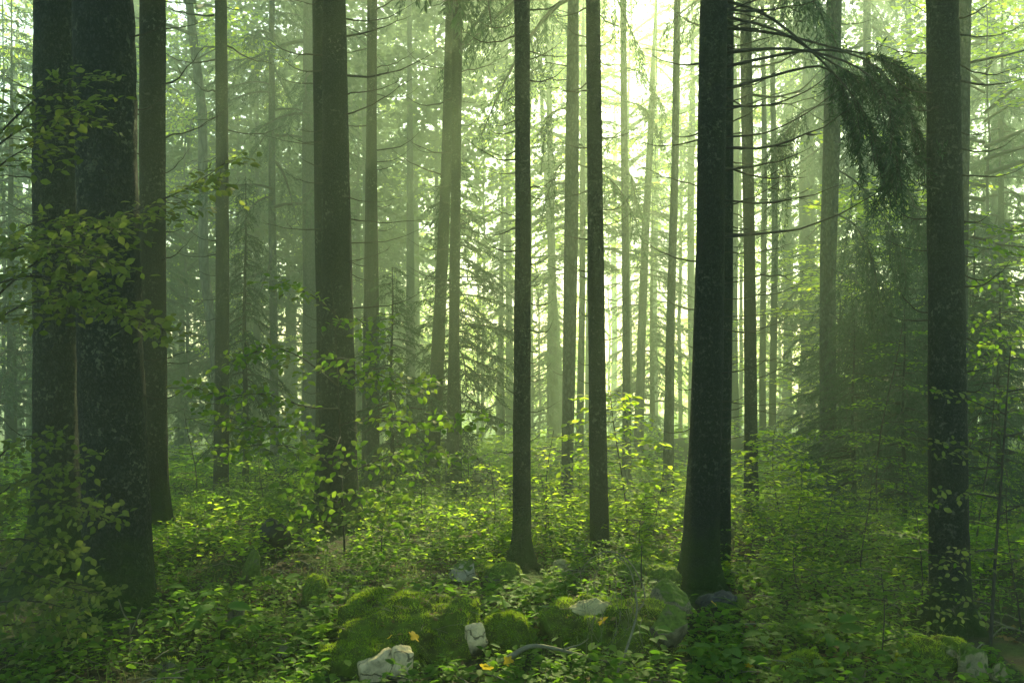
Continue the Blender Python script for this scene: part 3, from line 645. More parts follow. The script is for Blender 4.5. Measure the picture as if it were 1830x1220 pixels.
for q in ([(1020, 280, 15), (995, 300, 14.8), (978, 350, 14.7)], [(1022, 290, 15), (1080, 310, 14.7), (1110, 340, 14.6), (1135, 390, 14.6)], [(1022, 190, 15), (985, 200, 14.8), (965, 240, 14.7)], [(1022, 120, 15), (970, 110, 14.8), (930, 150, 14.7)]):
    live_bough(grey1, q, .25, rb, 1.2, .45, 20, .07, .04, .012)

# ------------------------------------------------------------------ young spruces and far beeches
YS = [spruce_crown(71, 7.0, 1.75, 92, .4, 0, 1.35, .6, blade=.095, gap=.034), spruce_crown(72, 5.0, 1.7, 72, .3, 0, 1.5, .5, blade=.08, gap=.03)]
def young_spruce(px, py, d, h, w, v, label, rot):
    h *= dd(d) / d; d = dd(d); b = at(px, py, d); b[2] = float(H(b[0], b[1])); root = thing('young_spruce', label, 'tree', b, 'young spruces under the tall trees')
    t = np.linspace(0, 1, 10); hh = 7.0 if v == 0 else 5.0; s = h / hh
    link('trunk', MB().add(*tube(np.stack([.02 * np.sin(t * 9), 0 * t, h * 1.02 * t - .1], -1), .011 * h * (1.03 - t) + .004, 8)).mesh('trunk', M_BARK_SPR, True), root)
    cw = link('crown', YS[v][1], root, (0, 0, .12 * h), (0, 0, rot), (s * w, s * w, s * .88))
    tag(link('boughs', YS[v][0], cw), kind='stuff')
young_spruce(818, 870, 15.9, 5.4, .95, 0, 'young tiered spruce with drooping boughs behind the crossing trunk pair', .4)
young_spruce(700, 880, 14.2, 3.5, .8, 1, 'young spruce with spreading boughs right of slender bent trunk', 1.2)
young_spruce(438, 880, 16.2, 5.0, .62, 0, 'young drooping spruce in fog right of slim straight trunk', 2.2)
young_spruce(1590, 900, 15.0, 3.4, 1.0, 1, 'dark young spruce below the drooping boughs at right', 3.3)
young_spruce(1530, 900, 20.0, 5.2, .9, 1, 'dim young spruce right of the bough-veiled bluish trunk', 4.0)
for px, d, h, w, lb in [(1525, 14.6, 3.0, .9, 'black-green young spruce right of the bough-veiled trunk foot'), (1615, 13.8, 3.1, .9, 'black-green young spruce left of thick black trunk'), (1655, 15.5, 4.4, .9, 'tall black-green young spruce half behind thick black trunk'), (1785, 13.6, 3.6, .9, 'black-green young spruce at the right picture edge'), (1500, 17.5, 3.6, .9, 'dim young spruce behind the bough-veiled trunk foot'), (1740, 16, 4.6, .9, 'dim young spruce right of thick black trunk')]:
    young_spruce(px, 900, d, h, w, 1, lb, px * .01)
young_spruce(897, 840, 26.0, 6.8, .55, 0, 'narrow young spruce seen left of slender central trunk', 5.0)
young_spruce(1650, 880, 18.0, 5.0, .9, 1, 'dim young spruce hugging left side of thick black trunk', 1.9)

for k, (px, d, h, lb) in enumerate([(425, 30, 12, 'misty spruce right of the slim straight trunk, far behind'), (515, 34, 13, 'misty spruce between the two pale misty trunks'), (640, 30, 12, 'misty spruce right of the tapering dark trunk, high as the frame'), (735, 34, 11, 'hazy spruce cone left of the crossing pair'), 
      (980, 27, 5.5, 'soft spruce cone right of the slender central trunk'), (1165, 26, 7.5, 'hazy green spruce behind the slanting pale trunk'), (1360, 31, 6, 'bright hazy spruce behind the twin poles'), (1450, 28, 9, 'bluish young spruce left of the bough-veiled trunk'), (1560, 27, 12, 'dim tall spruce behind the drooping boughs'), (1660, 24, 11, 'dim tall spruce behind the thick black trunk'), (1790, 22, 11, 'dim tall spruce at the right picture edge'), (205, 26, 12, 'dusky spruce behind the thickest lichened trunk'), (20, 22, 11, 'dusky spruce at the left picture edge'), (325, 30, 12, 'dusky spruce left of the curved beech')]):
    young_spruce(px, 830, d, h, .9, 0, lb, k * 1.3)

def far_beech(px, d, zc, h, label, seed):
    k_ = dd(d) / d; zc *= k_; h = min(31, h * k_); d = dd(d); b = at(px, 830, d); b[2] = float(H(b[0], b[1])); r = R(seed); root = thing('beech_tree', label, 'tree', b, 'leafy beeches in the mist')
    t = np.linspace(0, 1, 14); sx = np.cumsum(r.normal(size=14)) * .06
    link('trunk', MB().add(*tube(np.stack([sx, .3 * sx, h * t - .2], -1), .0038 * h * (1.05 - t) + .012, 9)).mesh('trunk', M_BARK_BEECH, True), root)
    v = CR['beech'][seed % 2]; s = (h - zc) / 9.5
    cw = link('crown', v[1], root, (0, 0, zc), (0, 0, r.uniform(0, 6.28)), (max(1.5, s * .75), max(1.5, s * .75), s)); tag(link('boughs', v[0], cw), kind='stuff')
FB = [(335, 27, 2.5, 13, 'green leafy beech behind the curved beech stem'), (455, 33, 2., 14, 'pale green beech behind thin pale misty trunk'), (150, 30, 3, 13, 'dusky beech hidden behind the thickest lichened trunk'),
      (625, 34, 3., 12, 'misty beech right of tapering dark trunk'), (700, 40, 3., 16, 'luminous far beech right of slender bent trunk'), (855, 34, 3, 15, 'yellow-green beech right of crossing trunk pair'), (960, 29, 1.0, 8, 'glowing beech right of slender central trunk'),
      (1090, 36, 1., 10, 'glowing beech behind smooth dark trunk'), (1195, 40, 3, 16, 'pale glowing beech left of big bristling spruce'), (1395, 38, 3, 16, 'sunlit beech behind the twin poles'), (1430, 24, .6, 4.6, 'low sunlit beech beside bough-veiled bluish trunk'),
      (1585, 21, .6, 5.5, 'bright young beech glimpsed beneath the drooping boughs'), (1760, 18, 1.0, 9, 'dim beech behind thick black right trunk'), (20, 24, 1.5, 12, 'dusky beech at left picture edge'), (1000, 44, 1., 9, 'palest far beech at picture centre'), (780, 42, 1., 9, 'palest far beech behind the crossing pair')]
FB += [(950, 30, 5, 16.5, 'tall glowing beech straight behind the slender central trunk'), (1045, 28, 5, 16.5, 'glowing beech just left of the smooth dark trunk'), (1125, 28.5, 5, 17, 'lime green beech behind the slanting pale trunk'), (1215, 29, 5, 16.5, 'lime green beech hidden behind the big bristling spruce'), (1320, 29, 5, 15.5, 'lime green beech behind the straight grey trunk'), (1410, 30, 5, 15, 'glowing beech behind the twin poles'), (1500, 31, 4, 14, 'glowing beech behind the bough-veiled bluish trunk'), (590, 37, 4, 15, 'misty green beech behind the tapering dark trunk'), (860, 31, 5, 14, 'glowing beech between the crossing pair and central trunk')]
for k, q in enumerate(FB): far_beech(*q, 900 + k)

# ------------------------------------------------------------------ the wood all round, one mass
def wood_mass(name, label, spots, leaf, nleaf, seed, mat):
    r = R(seed); tr, lf = MB(), MB()
    for (x, y, h, zc, rad) in spots:
        z0 = float(H(np.array([x]), np.array([y]))[0])
        t = np.linspace(0, 1, 4)
        if r.uniform() < .22: tr.add(*tube(np.stack([x + r.normal() * .3 * t, y + 0 * t, z0 - .3 + h * t], -1), (.006 * h + .05) * (1.05 - t), 7))
        n = int(nleaf * (.7 if h < 16 else 1)); nc = max(10, n // 26)
        f = r.uniform(0, 1, nc) ** .9; az = r.uniform(0, 6.283, nc); rr = rad * np.sqrt(r.uniform(.02, 1, nc)) * np.sin(np.clip(f * .85 + .15, 0, 1) * 3.0 + .1)
        C = np.stack([x + rr * np.cos(az), y + rr * np.sin(az), z0 + zc + (h - zc) * f], -1)
        P = np.repeat(C, n // nc, 0) + r.normal(size=(nc * (n // nc), 3)) * np.array([.42, .42, .13]) * (leaf / .34)
        m_ = len(P); D = r.normal(size=(m_, 3)); D[:, 2] *= .4; D[:, 2] -= .2; N = np.array([0, -.3, .6]) + r.normal(size=(m_, 3)) * .7
        L = leaf * r.uniform(.6, 1.2, m_); lf.add(*leaves(P, D, N, L, L * .6, T_QUAD))
    o = link(name, lf.mesh(name, mat)); tag(o, label, 'wood', kind='stuff')
    tag(link('trunks', tr.mesh('trunks', M_BARK_FAR), o), kind='stuff')
r = R(81); sp, sq = [], []
for k in range(62):
    d = 98 + 64 * r.uniform(); px = r.uniform(560, 1600); x = (px - 915) / F * d
    if 930 < px < 1480: sp.append((x, d, r.uniform(8, 15), .5, 4.2))
    else: sp.append((x, d, r.uniform(10, 20), 1., 4.6))
for k in range(40):
    d = r.uniform(56, 80); px = r.uniform(330, 850); sq.append(((px - 915) / F * d, d, r.uniform(30, 36), 12., 5.5))  # tall crowns added to keep the sun off the left mist
for k in range(60):
    d = r.uniform(56, 120); px = r.uniform(-350, 520); sq.append(((px - 915) / F * d, d, r.uniform(28, 36), r.uniform(1, 5), 5.5))
for k in range(36):
    d = r.uniform(56, 120); px = r.uniform(1540, 2150); sq.append(((px - 915) / F * d, d, r.uniform(24, 34), r.uniform(1, 5), 5.5))
for k in range(4):
    d = r.uniform(50, 60); px = 1450 + 26 * k; sq.append(((px - 915) / F * d, d, 35, 18, 4.6))  # added crowns that shade the right-hand side
for k in range(9):
    d = r.uniform(50, 62); px = 880 + 16 * k; sq.append(((px - 915) / F * d, d, 35.5, 21, 4.4))  # crowns mostly above the view, added to shade the air at left
for k in range(14):
    d = r.uniform(46, 66); px = r.uniform(550, 940); sq.append(((px - 915) / F * d, d, r.uniform(32, 35.5), 15.5, 5.0))  # further tall crowns added as sun blockers to darken the left
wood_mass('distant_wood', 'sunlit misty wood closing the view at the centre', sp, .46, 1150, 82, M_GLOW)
wood_mass('dark_distant_wood', 'dusky misty wood closing the view at both sides, with tall crowns added for shade', sq, .46, 1100, 85, M_DUSK)
r = R(83); sp = []
for k in range(70):
    if k < 34:
        y = r.uniform(4, 55); s_ = 1 if k % 2 else -1; x = s_ * (max(0, y) * .56 + r.uniform(2.5, 10))
        if abs(x) < 3 and abs(y) < 3: x += 4 * s_
    else:
        continue
    sp.append((x, y, r.uniform(18, 25), r.uniform(4.5, 8), 2.7))
wood_mass('surrounding_wood', 'wood standing round about, outside the view', sp, .36, 1300, 84, M_BEECH)

# ------------------------------------------------------------------ rocks
T_TRI = (np.array([[0, .5, 0], [0, -.5, 0], [1, 0, .15]]), np.array([[0, 1, 2]]))
def rock_mesh(sx, sy, sz, seed, blocky=.8, amp=.16, nu=64, nv=38, freq=1.6):
    th = np.linspace(0, 2 * np.pi, nu, endpoint=False); ph = np.linspace(-np.pi / 2, np.pi / 2, nv)
    P, Q = np.meshgrid(ph, th, indexing='ij')
    f = lambda v: np.sign(v) * np.abs(v) ** blocky
    U = np.stack([f(np.cos(P)) * f(np.cos(Q)), f(np.cos(P)) * f(np.sin(Q)), f(np.sin(P))], -1)
    if blocky < .7:
        rs = R(seed * 11 + 3); u0 = norm(np.stack([np.cos(P) * np.cos(Q), np.cos(P) * np.sin(Q), np.sin(P)], -1)); rad_ = np.full(P.shape, 9.)
        pl_ = [(norm(rs.normal(size=3) * np.array([1, 1, .8])), rs.uniform(.72, 1.0)) for _ in range(17)]
        if blocky < .5:
            pl_ = [(norm(np.array(v_, float) + rs.normal(size=3) * .16), rs.uniform(.78, .92)) for v_ in ((1, 0, 0), (-1, 0, 0), (0, 1, 0), (0, -1, 0), (0, 0, 1), (0, 0, -1))] + [(norm(rs.normal(size=3)), rs.uniform(.95, 1.1)) for _ in range(8)]
        for nn_, hh_ in pl_:
            dt = u0 @ nn_; rad_ = np.minimum(rad_, np.where(dt > .12, hh_ / np.maximum(dt, .12), 9.))
        U = u0 * np.minimum(rad_, 1.25)[..., None]
        U = U * (1 + (.05 if blocky < .5 else .09) * fbm(u0 * 2.2 + seed, 4) + .04 * np.round(fbm(u0 * np.array([2.5, 2.5, 5]) + seed, 2) * 3) / 3)[..., None]
        V = (U * np.array([sx, sy, sz])).reshape(-1, 3)
        i = np.arange(nv - 1)[:, None] * nu; j = np.arange(nu)[None]; jn = (j + 1) % nu
        q = np.stack([i + j, i + jn, i + nu + jn, i + nu + j], -1).reshape(-1, 4)
        return V, np.concatenate([q[:, [0, 1, 2]], q[:, [0, 2, 3]]])
    n_ = fbm(U * freq + seed * 3.7, 4); st = np.round(fbm(U * freq * 1.3 + seed * 1.9, 2) * 3) / 3
    U = U * (1 + amp * n_ + .07 * fbm(U * 5 + seed, 2))[..., None]
    V = (U * np.array([sx, sy, sz])).reshape(-1, 3)
    i = np.arange(nv - 1)[:, None] * nu; j = np.arange(nu)[None]; jn = (j + 1) % nu
    q = np.stack([i + j, i + jn, i + nu + jn, i + nu + j], -1).reshape(-1, 4)
    return V, np.concatenate([q[:, [0, 1, 2]], q[:, [0, 2, 3]]])
OBST = []
for t in TREES:
    if t['d'] < 26:
        b_ = at(t['p'][0][0], 0, t['d']); w_ = t['p'][0][2] * t['d'] / F; OBST.append((b_[0], b_[1], w_ * .7 + .05, w_ * .7 + .05)); OBST.append((b_[0], b_[1] - w_ * .6 - .4, w_ * .75 + .06, .55))
def moss_blades(V, T, n, seed, ln=.022, zmin=.0, keep=None):
    r = R(seed); A, B, C = V[T[:, 0]], V[T[:, 1]], V[T[:, 2]]
    nr = np.cross(B - A, C - A); ar = np.linalg.norm(nr, axis=1); nr = norm(nr)
    ok = nr[:, 2] > zmin
    ar = ar * ok; k = r.choice(len(T), n, p=ar / ar.sum()); u, v = r.uniform(size=n), r.uniform(size=n)
    fl = u + v > 1; u[fl], v[fl] = 1 - u[fl], 1 - v[fl]
    P = A[k] + (B - A)[k] * u[:, None] + (C - A)[k] * v[:, None]
    N = nr[k]
    if keep is not None:
        m_ = keep(P); P, N = P[m_], N[m_]
    n = len(P); D = N * .5 + np.array([0, 0, .35]) + r.normal(size=(n, 3)) * .45
    return leaves(P - .004 * N, D, r.normal(size=(n, 3)), ln * r.uniform(.4, 1.3, n) * (1 + .9 * np.clip(fbm(P * 14, 2), -.7, 1.2)), ln * .28, T_TRI)
def rock(name, label, x0, x1, y0, y1, d, mat, seed, blocky=.8, amp=.16, moss=0, depth=.8, freq=1.6, cat='rock', keep=None, group=None, sink=.35, mossln=.022, smooth=True):
    a = at((x0 + x1) / 2, y1, d); w = (x1 - x0) / F * d / 2; h = (y1 - y0) / F * d
    sz = h / (2 - 2 * sink); ctr = np.array([a[0], a[1] + w * depth * .5, a[2] + h - sz])
    V, T = rock_mesh(w, w * depth, sz, seed, blocky, amp, freq=freq)
    o = link(name, MB().add(V, T).mesh(name, mat, smooth), loc=ctr); tag(o, label, cat, group)
    if blocky < .7: rr_ = R(seed); o.rotation_euler = (rr_.uniform(-.25, .25), rr_.uniform(-.3, .3), 0)
    OBST.append((ctr[0], ctr[1], w * .95, w * depth * .95)); OBST.append((ctr[0], ctr[1] - w * depth * .6 - .12, w * .85, .30))
    if moss:
        tag(link('moss', MB().add(*moss_blades(V, T, moss, seed, mossln, keep=keep)).mesh('moss', M_MOSSB), o), kind='stuff')
    return o, V, T, ctr
bl = 'boulders and stones in the foreground'
mA, VA, TA, cA = rock('boulder', 'long moss-covered boulder behind the cracked white stone', 588, 866, 1082, 1200, 6.95, M_MOSS, 3, .8, .3, 26000, .75, 1.5, 'boulder', group=bl)
rock('boulder', 'low mossy hummock spreading in front of the long mossy boulder', 560, 770, 1150, 1240, 6.65, M_MOSS, 8, .9, .2, 16000, .6, 1.4, 'boulder', group=bl)
rock('boulder', 'small round mossy boulder between the two large mossy ones', 862, 958, 1102, 1185, 6.95, M_MOSS, 5, .9, .16, 10000, .9, 1.5, 'boulder', group=bl)
mB, VB, TB, cB = rock('boulder', 'large domed mossy boulder with bare pale top', 972, 1232, 1086, 1215, 6.95, M_MOSS, 13, .78, .24, 26000, .8, 1.3, 'boulder', group=bl)
rock('stone', 'smooth bare pale slab capping the large domed boulder', 1002, 1112, 1078, 1128, 7.02, M_PALE, 23, .8, .12, 0, .5, 1.2, group=bl, sink=.5)
rock('stone', 'dark grey stone on the right shoulder of the large domed boulder', 1168, 1236, 1088, 1128, 6.8, M_GREY, 25, .6, .2, 0, .8, group=bl)
wr, _, _, wc = rock('stone', 'cracked white limestone with dark holes in front of mossy boulders', 640, 716, 1160, 1250, 6.5, M_WHITE, 34, .45, .16, 0, .6, 2.0, group=bl)
wr.rotation_euler = (-.15, -.12, .15)
for k, (x0, x1, y0, y1) in enumerate([(698, 734, 1160, 1212), (706, 734, 1196, 1240)]):
    a = at((x0 + x1) / 2, (y0 + y1) / 2, 6.5); V, T = rock_mesh((x1 - x0) / F * 3.9, (x1 - x0) / F * 3.9, (y1 - y0) / F * 3.9, 44 + k, .45, .18, 40, 24, 2.0)
    link('fragment', MB().add(V, T).mesh('fragment', M_WHITE, True), wr, Vector(wr.rotation_euler.to_matrix().inverted() @ Vector(a - np.array(wr.location))), (.1, .25 - .3 * k, .4))
rock('stone', 'small jagged white stone wedged at the right end of long mossy boulder', 828, 868, 1110, 1150, 6.62, M_WHITE, 51, .6, .26, 0, .7, 2.2, group=bl)
rock('stone', 'dark rock with white ridges above the large domed boulder', 1166, 1238, 1046, 1098, 7.7, M_GREY, 55, .55, .3, 0, .8, 2.4, group=bl)
rock('boulder', 'brown-green mossy boulder at foot of smooth dark trunk', 1096, 1156, 1006, 1052, 8.8, M_MOSSROCK, 57, .8, .2, 900, .9, 1.6, 'boulder', group=bl)
rock('boulder', 'rounded mossy boulder left of the big bristling spruce foot', 1154, 1216, 1016, 1058, 8.6, M_MOSSROCK, 58, .8, .18, 900, .9, 1.6, 'boulder', group=bl)
rock('stone', 'flat dark slab right of the big bristling spruce foot', 1246, 1324, 1062, 1108, 8.0, M_SLATE, 59, .7, .14, 0, .8, 1.5, group=bl)
rock('stone', 'ribbed white stone standing in leaves below centre-left', 806, 852, 1002, 1046, 8.9, M_DAMP, 61, .6, .26, 0, .7, 2.2, group=bl)
rock('stone', 'grey stone block below the tilted black log', 430, 466, 990, 1034, 8.9, M_MOSSROCK, 62, .5, .2, 0, .9, group=bl)
rock('stone', 'black and white speckled stone right of the broad-leaved herbs', 400, 436, 1078, 1122, 7.6, M_GREY, 63, .6, .28, 500, .9, 2.6, group=bl)
rock('stone', 'little pale stone poking from herbs near the bottom', 494, 518, 1146, 1180, 7.0, M_DAMP, 64, .55, .2, 0, .9, group=bl)
rock('stone', 'dark stone in sunlit leaves between slender dark trunks', 1008, 1046, 966, 1006, 10.2, M_GREY, 65, .7, .2, 0, .9, group=bl)
rock('stone', 'pale flat stone beside the dark stone in sunlit leaves', 990, 1022, 1002, 1030, 9.4, M_PALE, 66, .7, .2, 0, .9, group=bl)
rock('stone', 'sunlit pale stone in the mid-distance right of the crossing pair', 848, 892, 838, 876, dd(15.5), M_PALE, 67, .6, .25, 0, .9, 2.2, group=bl)
rock('boulder', 'mossy boulder in the lower right corner, pale tops showing', 1612, 1760, 1158, 1245, 6.75, M_MOSS, 68, .75, .18, 14000, .8, 1.5, 'boulder', group=bl)
for k, (x0, x1, y0, y1, lb) in enumerate([(1676, 1716, 1152, 1190, 'rounded pale stone on top of the lower right mossy boulder'), (1716, 1772, 1160, 1216, 'broad pale stone right of lower right mossy boulder'), (1772, 1806, 1186, 1220, 'dull small stone nearest the lower right corner')]):
    rock('stone', lb, x0, x1, y0, y1, (6.75, 6.6, 6.5)[k], M_PALEM, 70 + k, .85, .2, 0, .9, 1.3, group=bl, sink=.5)
rock('boulder', 'low bright mossy cushion at bottom right of centre', 1380, 1500, 1176, 1245, 6.6, M_MOSS, 75, .9, .2, 12000, .7, 1.5, 'boulder', group=bl)
rock('stone', 'pale pointed stone at bottom edge beside low bright mossy cushion', 1514, 1548, 1190, 1240, 6.5, M_PALEM, 76, .6, .16, 0, .8, group=bl)
rock('stone', 'dull grey stone at the bottom left edge', 262, 330, 1188, 1235, 6.7, M_GREY, 77, .6, .22, 800, .8, group=bl)
rock('boulder', 'dark mossy stone left of the long mossy boulder', 540, 585, 1035, 1075, 8.2, M_MOSSROCK, 78, .8, .2, 2000, .9, 1.6, 'boulder', group=bl)
rock('boulder', 'low dark mossy stone left of slender central trunk foot', 868, 930, 1012, 1050, 8.7, M_MOSSROCK, 79, .8, .2, 2000, .9, 1.6, 'boulder', group=bl)

for k, (o_, V_, T_) in enumerate(((mA, VA, TA), (mB, VB, TB))):
    r = R(95 + k); A_ = V_[T_[:, 0]]; nz = norm(np.cross(V_[T_[:, 1]] - A_, V_[T_[:, 2]] - A_))[:, 2]; ix = r.choice(np.nonzero(nz > .35)[0], 150)
    P = A_[ix] + np.array([0, 0, .012]); n_ = len(P); L_ = r.uniform(.02, .055, n_)
    tag(link('dead_leaves', MB().add(*leaves(P[:90], r.normal(size=(90, 3)) * [1, 1, .2], np.array([0, 0, 1.]) + r.normal(size=(90, 3)) * .35, L_[:90], L_[:90] * .6, T_QUAD)).mesh('dead_leaves', M_BROWN), o_), kind='stuff')
    tw = MB()
    for p in P[90:]:
        d_ = norm(r.normal(size=3) * [1, 1, .15]) * r.uniform(.03, .11); tw.add(*tube(np.array([p - d_, p + [0, 0, .01], p + d_]), .0018, 3, False))
    tag(link('twigs', tw.mesh('twigs', M_DEAD), o_), kind='stuff')

# ------------------------------------------------------------------ log, dead wood
b = at(505, 990, 10.0); b[2] = float(H(b[0], b[1])) - .1
lg = thing('fallen_log', 'short black broken log tilted up from the undergrowth', 'log', b)
Q = path3([(575, 1000, 10.2), (540, 985, 10.1), (505, 962, 9.9), (484, 948, 9.7), (476, 945, 9.65)], 16); tt = np.linspace(0, 1, 16)
V, T = tube(Q - b, np.interp(tt, [0, .9, .97, 1], [.11, .115, .10, .05]), 18); V = V * (1 + .05 * fbm(V * 9, 2))[:, None]
link('trunk', MB().add(V, T).mesh('trunk', M_LOG, True), lg)
Q = path3([(505, 962, 9.85), (492, 985, 9.8), (490, 1005, 9.8)], 8)
link('branch_stub', MB().add(*tube(Q - b, np.linspace(.05, .03, 8), 10)).mesh('branch_stub', M_LOG, True), lg)

b = at(900, 1190, 6.4); fb = thing('fallen_branch', 'smooth fallen branch lying before the large domed boulder', 'branch', b)
def bpart(root, nm, pts, r0, r1, mat=M_DEAD, sides=7, n=14):
    link(nm, MB().add(*tube(path3(pts, n) - np.array(root.location), np.linspace(r0, r1, n), sides)).mesh(nm, mat, True), root)
bpart(fb, 'stem', [(890, 1186, 6.3), (915, 1172, 6.35), (945, 1150, 6.4), (985, 1156, 6.4), (1030, 1168, 6.4), (1085, 1182, 6.4)], .021, .006)
bpart(fb, 'twig', [(1005, 1160, 6.4), (1040, 1150, 6.35), (1052, 1140, 6.3)], .006, .002)
bpart(fb, 'twig', [(1030, 1168, 6.4), (1055, 1178, 6.35), (1100, 1165, 6.3)], .006, .002)
b = at(1095, 1225, 6.3); ar = thing('dead_branch', 'thin dead branch standing up and arching before smooth dark trunk', 'branch', b)
bpart(ar, 'stem', [(1092, 1225, 6.25), (1112, 1180, 6.3), (1130, 1130, 6.35), (1140, 1090, 6.4), (1136, 1060, 6.4)], .009, .007)
bpart(ar, 'arch', [(1140, 1090, 6.4), (1160, 1072, 6.45), (1146, 1035, 6.45), (1128, 1000, 6.45), (1100, 982, 6.5), (1072, 984, 6.5), (1052, 1000, 6.5), (1034, 1022, 6.5)], .006, .0025)
bpart(ar, 'twig', [(1136, 1062, 6.4), (1130, 1020, 6.4), (1105, 990, 6.4), (1075, 1005, 6.45), (1062, 1030, 6.45)], .0045, .002)
bpart(ar, 'twig', [(1146, 1050, 6.4), (1146, 1010, 6.4), (1147, 975, 6.4)], .0045, .003, M_TWIG)
r = R(91)
for k in range(26):
    x, y = r.uniform(1030, 1150), r.uniform(1010, 1110); bpart(ar, 'twig', [(x, y, 6.45), (x + r.normal() * 14, y + 40, 6.42), (x + r.normal() * 30, y + r.uniform(50, 100), 6.4)], .0025, .001, M_DEAD, 3, 6)
b = at(232, 1150, 7.0); st = thing('dry_twig', 'forked dry stalk standing before the thickest trunk', 'twig', b)
bpart(st, 'stem', [(232, 1150, 7), (232, 1110, 7), (221, 1098, 7), (212, 1070, 7)], .007, .004)
bpart(st, 'fork', [(234, 1130, 7), (245, 1105, 7), (254, 1085, 7)], .005, .003)

# ------------------------------------------------------------------ saplings and shrubs
def leaf_mesh(nm, mat, wd, bend, tm=T_OVAL):
    V = tm[0].copy(); V[:, 1] *= wd; V[:, 2] += bend * V[:, 0] ** 2
    return MB().add(V, tm[1]).mesh(nm, mat, True)
LM = [leaf_mesh('leaf', M_BEECH1, .62, 0), leaf_mesh('leaf', M_BEECH1, .58, -.12), leaf_mesh('leaf', M_BEECH1, .66, .08)]
def place_leaf(me, parent, base, P, D, N, L):
    X = norm(D); Z = norm(N - (N * X).sum() * X); Y = np.cross(Z, X)
    M = np.eye(4); M[:3, 0] = X * L; M[:3, 1] = Y * L; M[:3, 2] = Z * L; M[:3, 3] = P - base
    o = link('leaf', me, parent); o.matrix_basis = Matrix(M.tolist()); return o
def sapling(label, stem, branches, leaf, seed, single=300, mat=None, rw=.012, spl=.34, name='beech_sapling', dens=1.0, group='beech saplings and shrubs'):
    r = R(seed); Q = path3(stem); b = Q[0].copy(); b[2] = min(b[2], float(H(b[0], b[1])))
    root = thing(name, label, 'sapling', b, group); t = np.linspace(0, 1, len(Q))
    Q = np.concatenate([[b - [0, 0, .05]], Q]); t = np.linspace(0, 1, len(Q))
    link('stem', MB().add(*tube(Q - b, rw * (1.1 - .8 * t), 7)).mesh('stem', M_TWIG, True), root)
    store = [] if single else None; l = MB()
    for bp in branches:
        B = path3(bp, 12); tb = np.linspace(0, 1, 12); w = MB(); w.add(*tube(B - b, .006 * (1.15 - tb) + .001, 5))
        Lb = np.linalg.norm(np.diff(B, axis=0), axis=1).sum(); ns = max(3, int(Lb * 8 * dens))
        for k in range(ns + 1):
            s = .12 + .88 * min(1., (k + r.uniform(0, .6)) / ns); p0 = np.array([np.interp(s, tb, B[:, a]) for a in range(3)])
            j = min(10, int(s * 11)); ax = norm(B[j + 1] - B[j]); ax[2] *= .5
            sd = norm(np.cross([0, 0, 1.], ax)) * (1 if k % 2 else -1)
            d0 = ax if k == ns else norm(ax * .7 + sd * r.uniform(.5, 1) + np.array([0, 0, r.normal() * .18]))
            up = norm(np.array([0, 0, 1.]) + r.normal(size=3) * .25 + np.array([0, -.75, 0]))
            beech_spray(w, l, p0 - b, d0, spl * (1.1 - .6 * s) * r.uniform(.7, 1.2), r, leaf, T_OVAL, .62, .32, store, .2, .0025, up)
        link('branch', w.mesh('branch', M_TWIG), root)
    if store:
        r.shuffle(store)
        for k, (P, D, N, L) in enumerate(store[:single]): place_leaf(LM[k % 3], root, np.zeros(3), P, np.array(D), np.array(N), L)
        for (P, D, N, L) in store[single:]: l.add(*leaves(P[None], np.array(D)[None], np.array(N)[None], L, L * .62, T_OVAL))
    if l.n: tag(link('foliage', l.mesh('foliage', mat or M_BEECH), root), kind='stuff')
    return root
sapling('overhanging beech sapling whose leafy boughs cross the thickest left trunks', [(-40, 1190, 6.2), (-38, 800, 6.2), (-35, 450, 6.1), (-30, 120, 6.1)],
  [[(-36, 560, 6.1), (60, 460, 6.0), (170, 410, 5.9), (250, 370, 5.9), (330, 345, 5.9), (405, 290, 5.9)], [(-36, 520, 6.1), (60, 480, 5.8), (150, 520, 5.7), (205, 555, 5.7), (275, 582, 5.7)],
   [(-36, 470, 6.1), (30, 440, 5.9), (110, 435, 5.7), (200, 470, 5.7)], [(-36, 600, 6.1), (20, 550, 5.9), (100, 530, 5.8), (170, 540, 5.8)], [(-30, 270, 6.1), (40, 195, 6.0), (100, 150, 6.0), (150, 135, 6)], [(-30, 280, 6.1), (40, 225, 6), (110, 210, 6), (165, 180, 6)], [(-30, 320, 6.1), (20, 280, 6), (60, 258, 6)],
   [(-36, 480, 6.1), (40, 400, 6.2), (130, 385, 6.3), (200, 395, 6.3)]], .062, 201, 300, dens=2.5, mat=M_OLIVE)
sapling('low beech shrub with olive leaves in the lower left corner', [(-35, 1200, 6.6), (-25, 1000, 6.6), (-10, 830, 6.6)],
  [[(-30, 900, 6.6), (50, 850, 6.5), (130, 815, 6.5)], [(-30, 930, 6.6), (50, 885, 6.4), (110, 905, 6.3), (170, 905, 6.3)], [(-30, 970, 6.6), (40, 960, 6.4), (100, 980, 6.3)], [(-30, 1010, 6.6), (50, 1020, 6.4), (110, 1045, 6.3), (165, 1060, 6.3)], [(-30, 1080, 6.6), (40, 1070, 6.4), (120, 1085, 6.3)], [(-30, 860, 6.6), (10, 800, 6.5), (60, 780, 6.4)], [(-20, 1120, 6.6), (60, 1110, 6.5), (130, 1120, 6.4)]], .062, 202, 300, dens=2.2, mat=M_OLIVE)
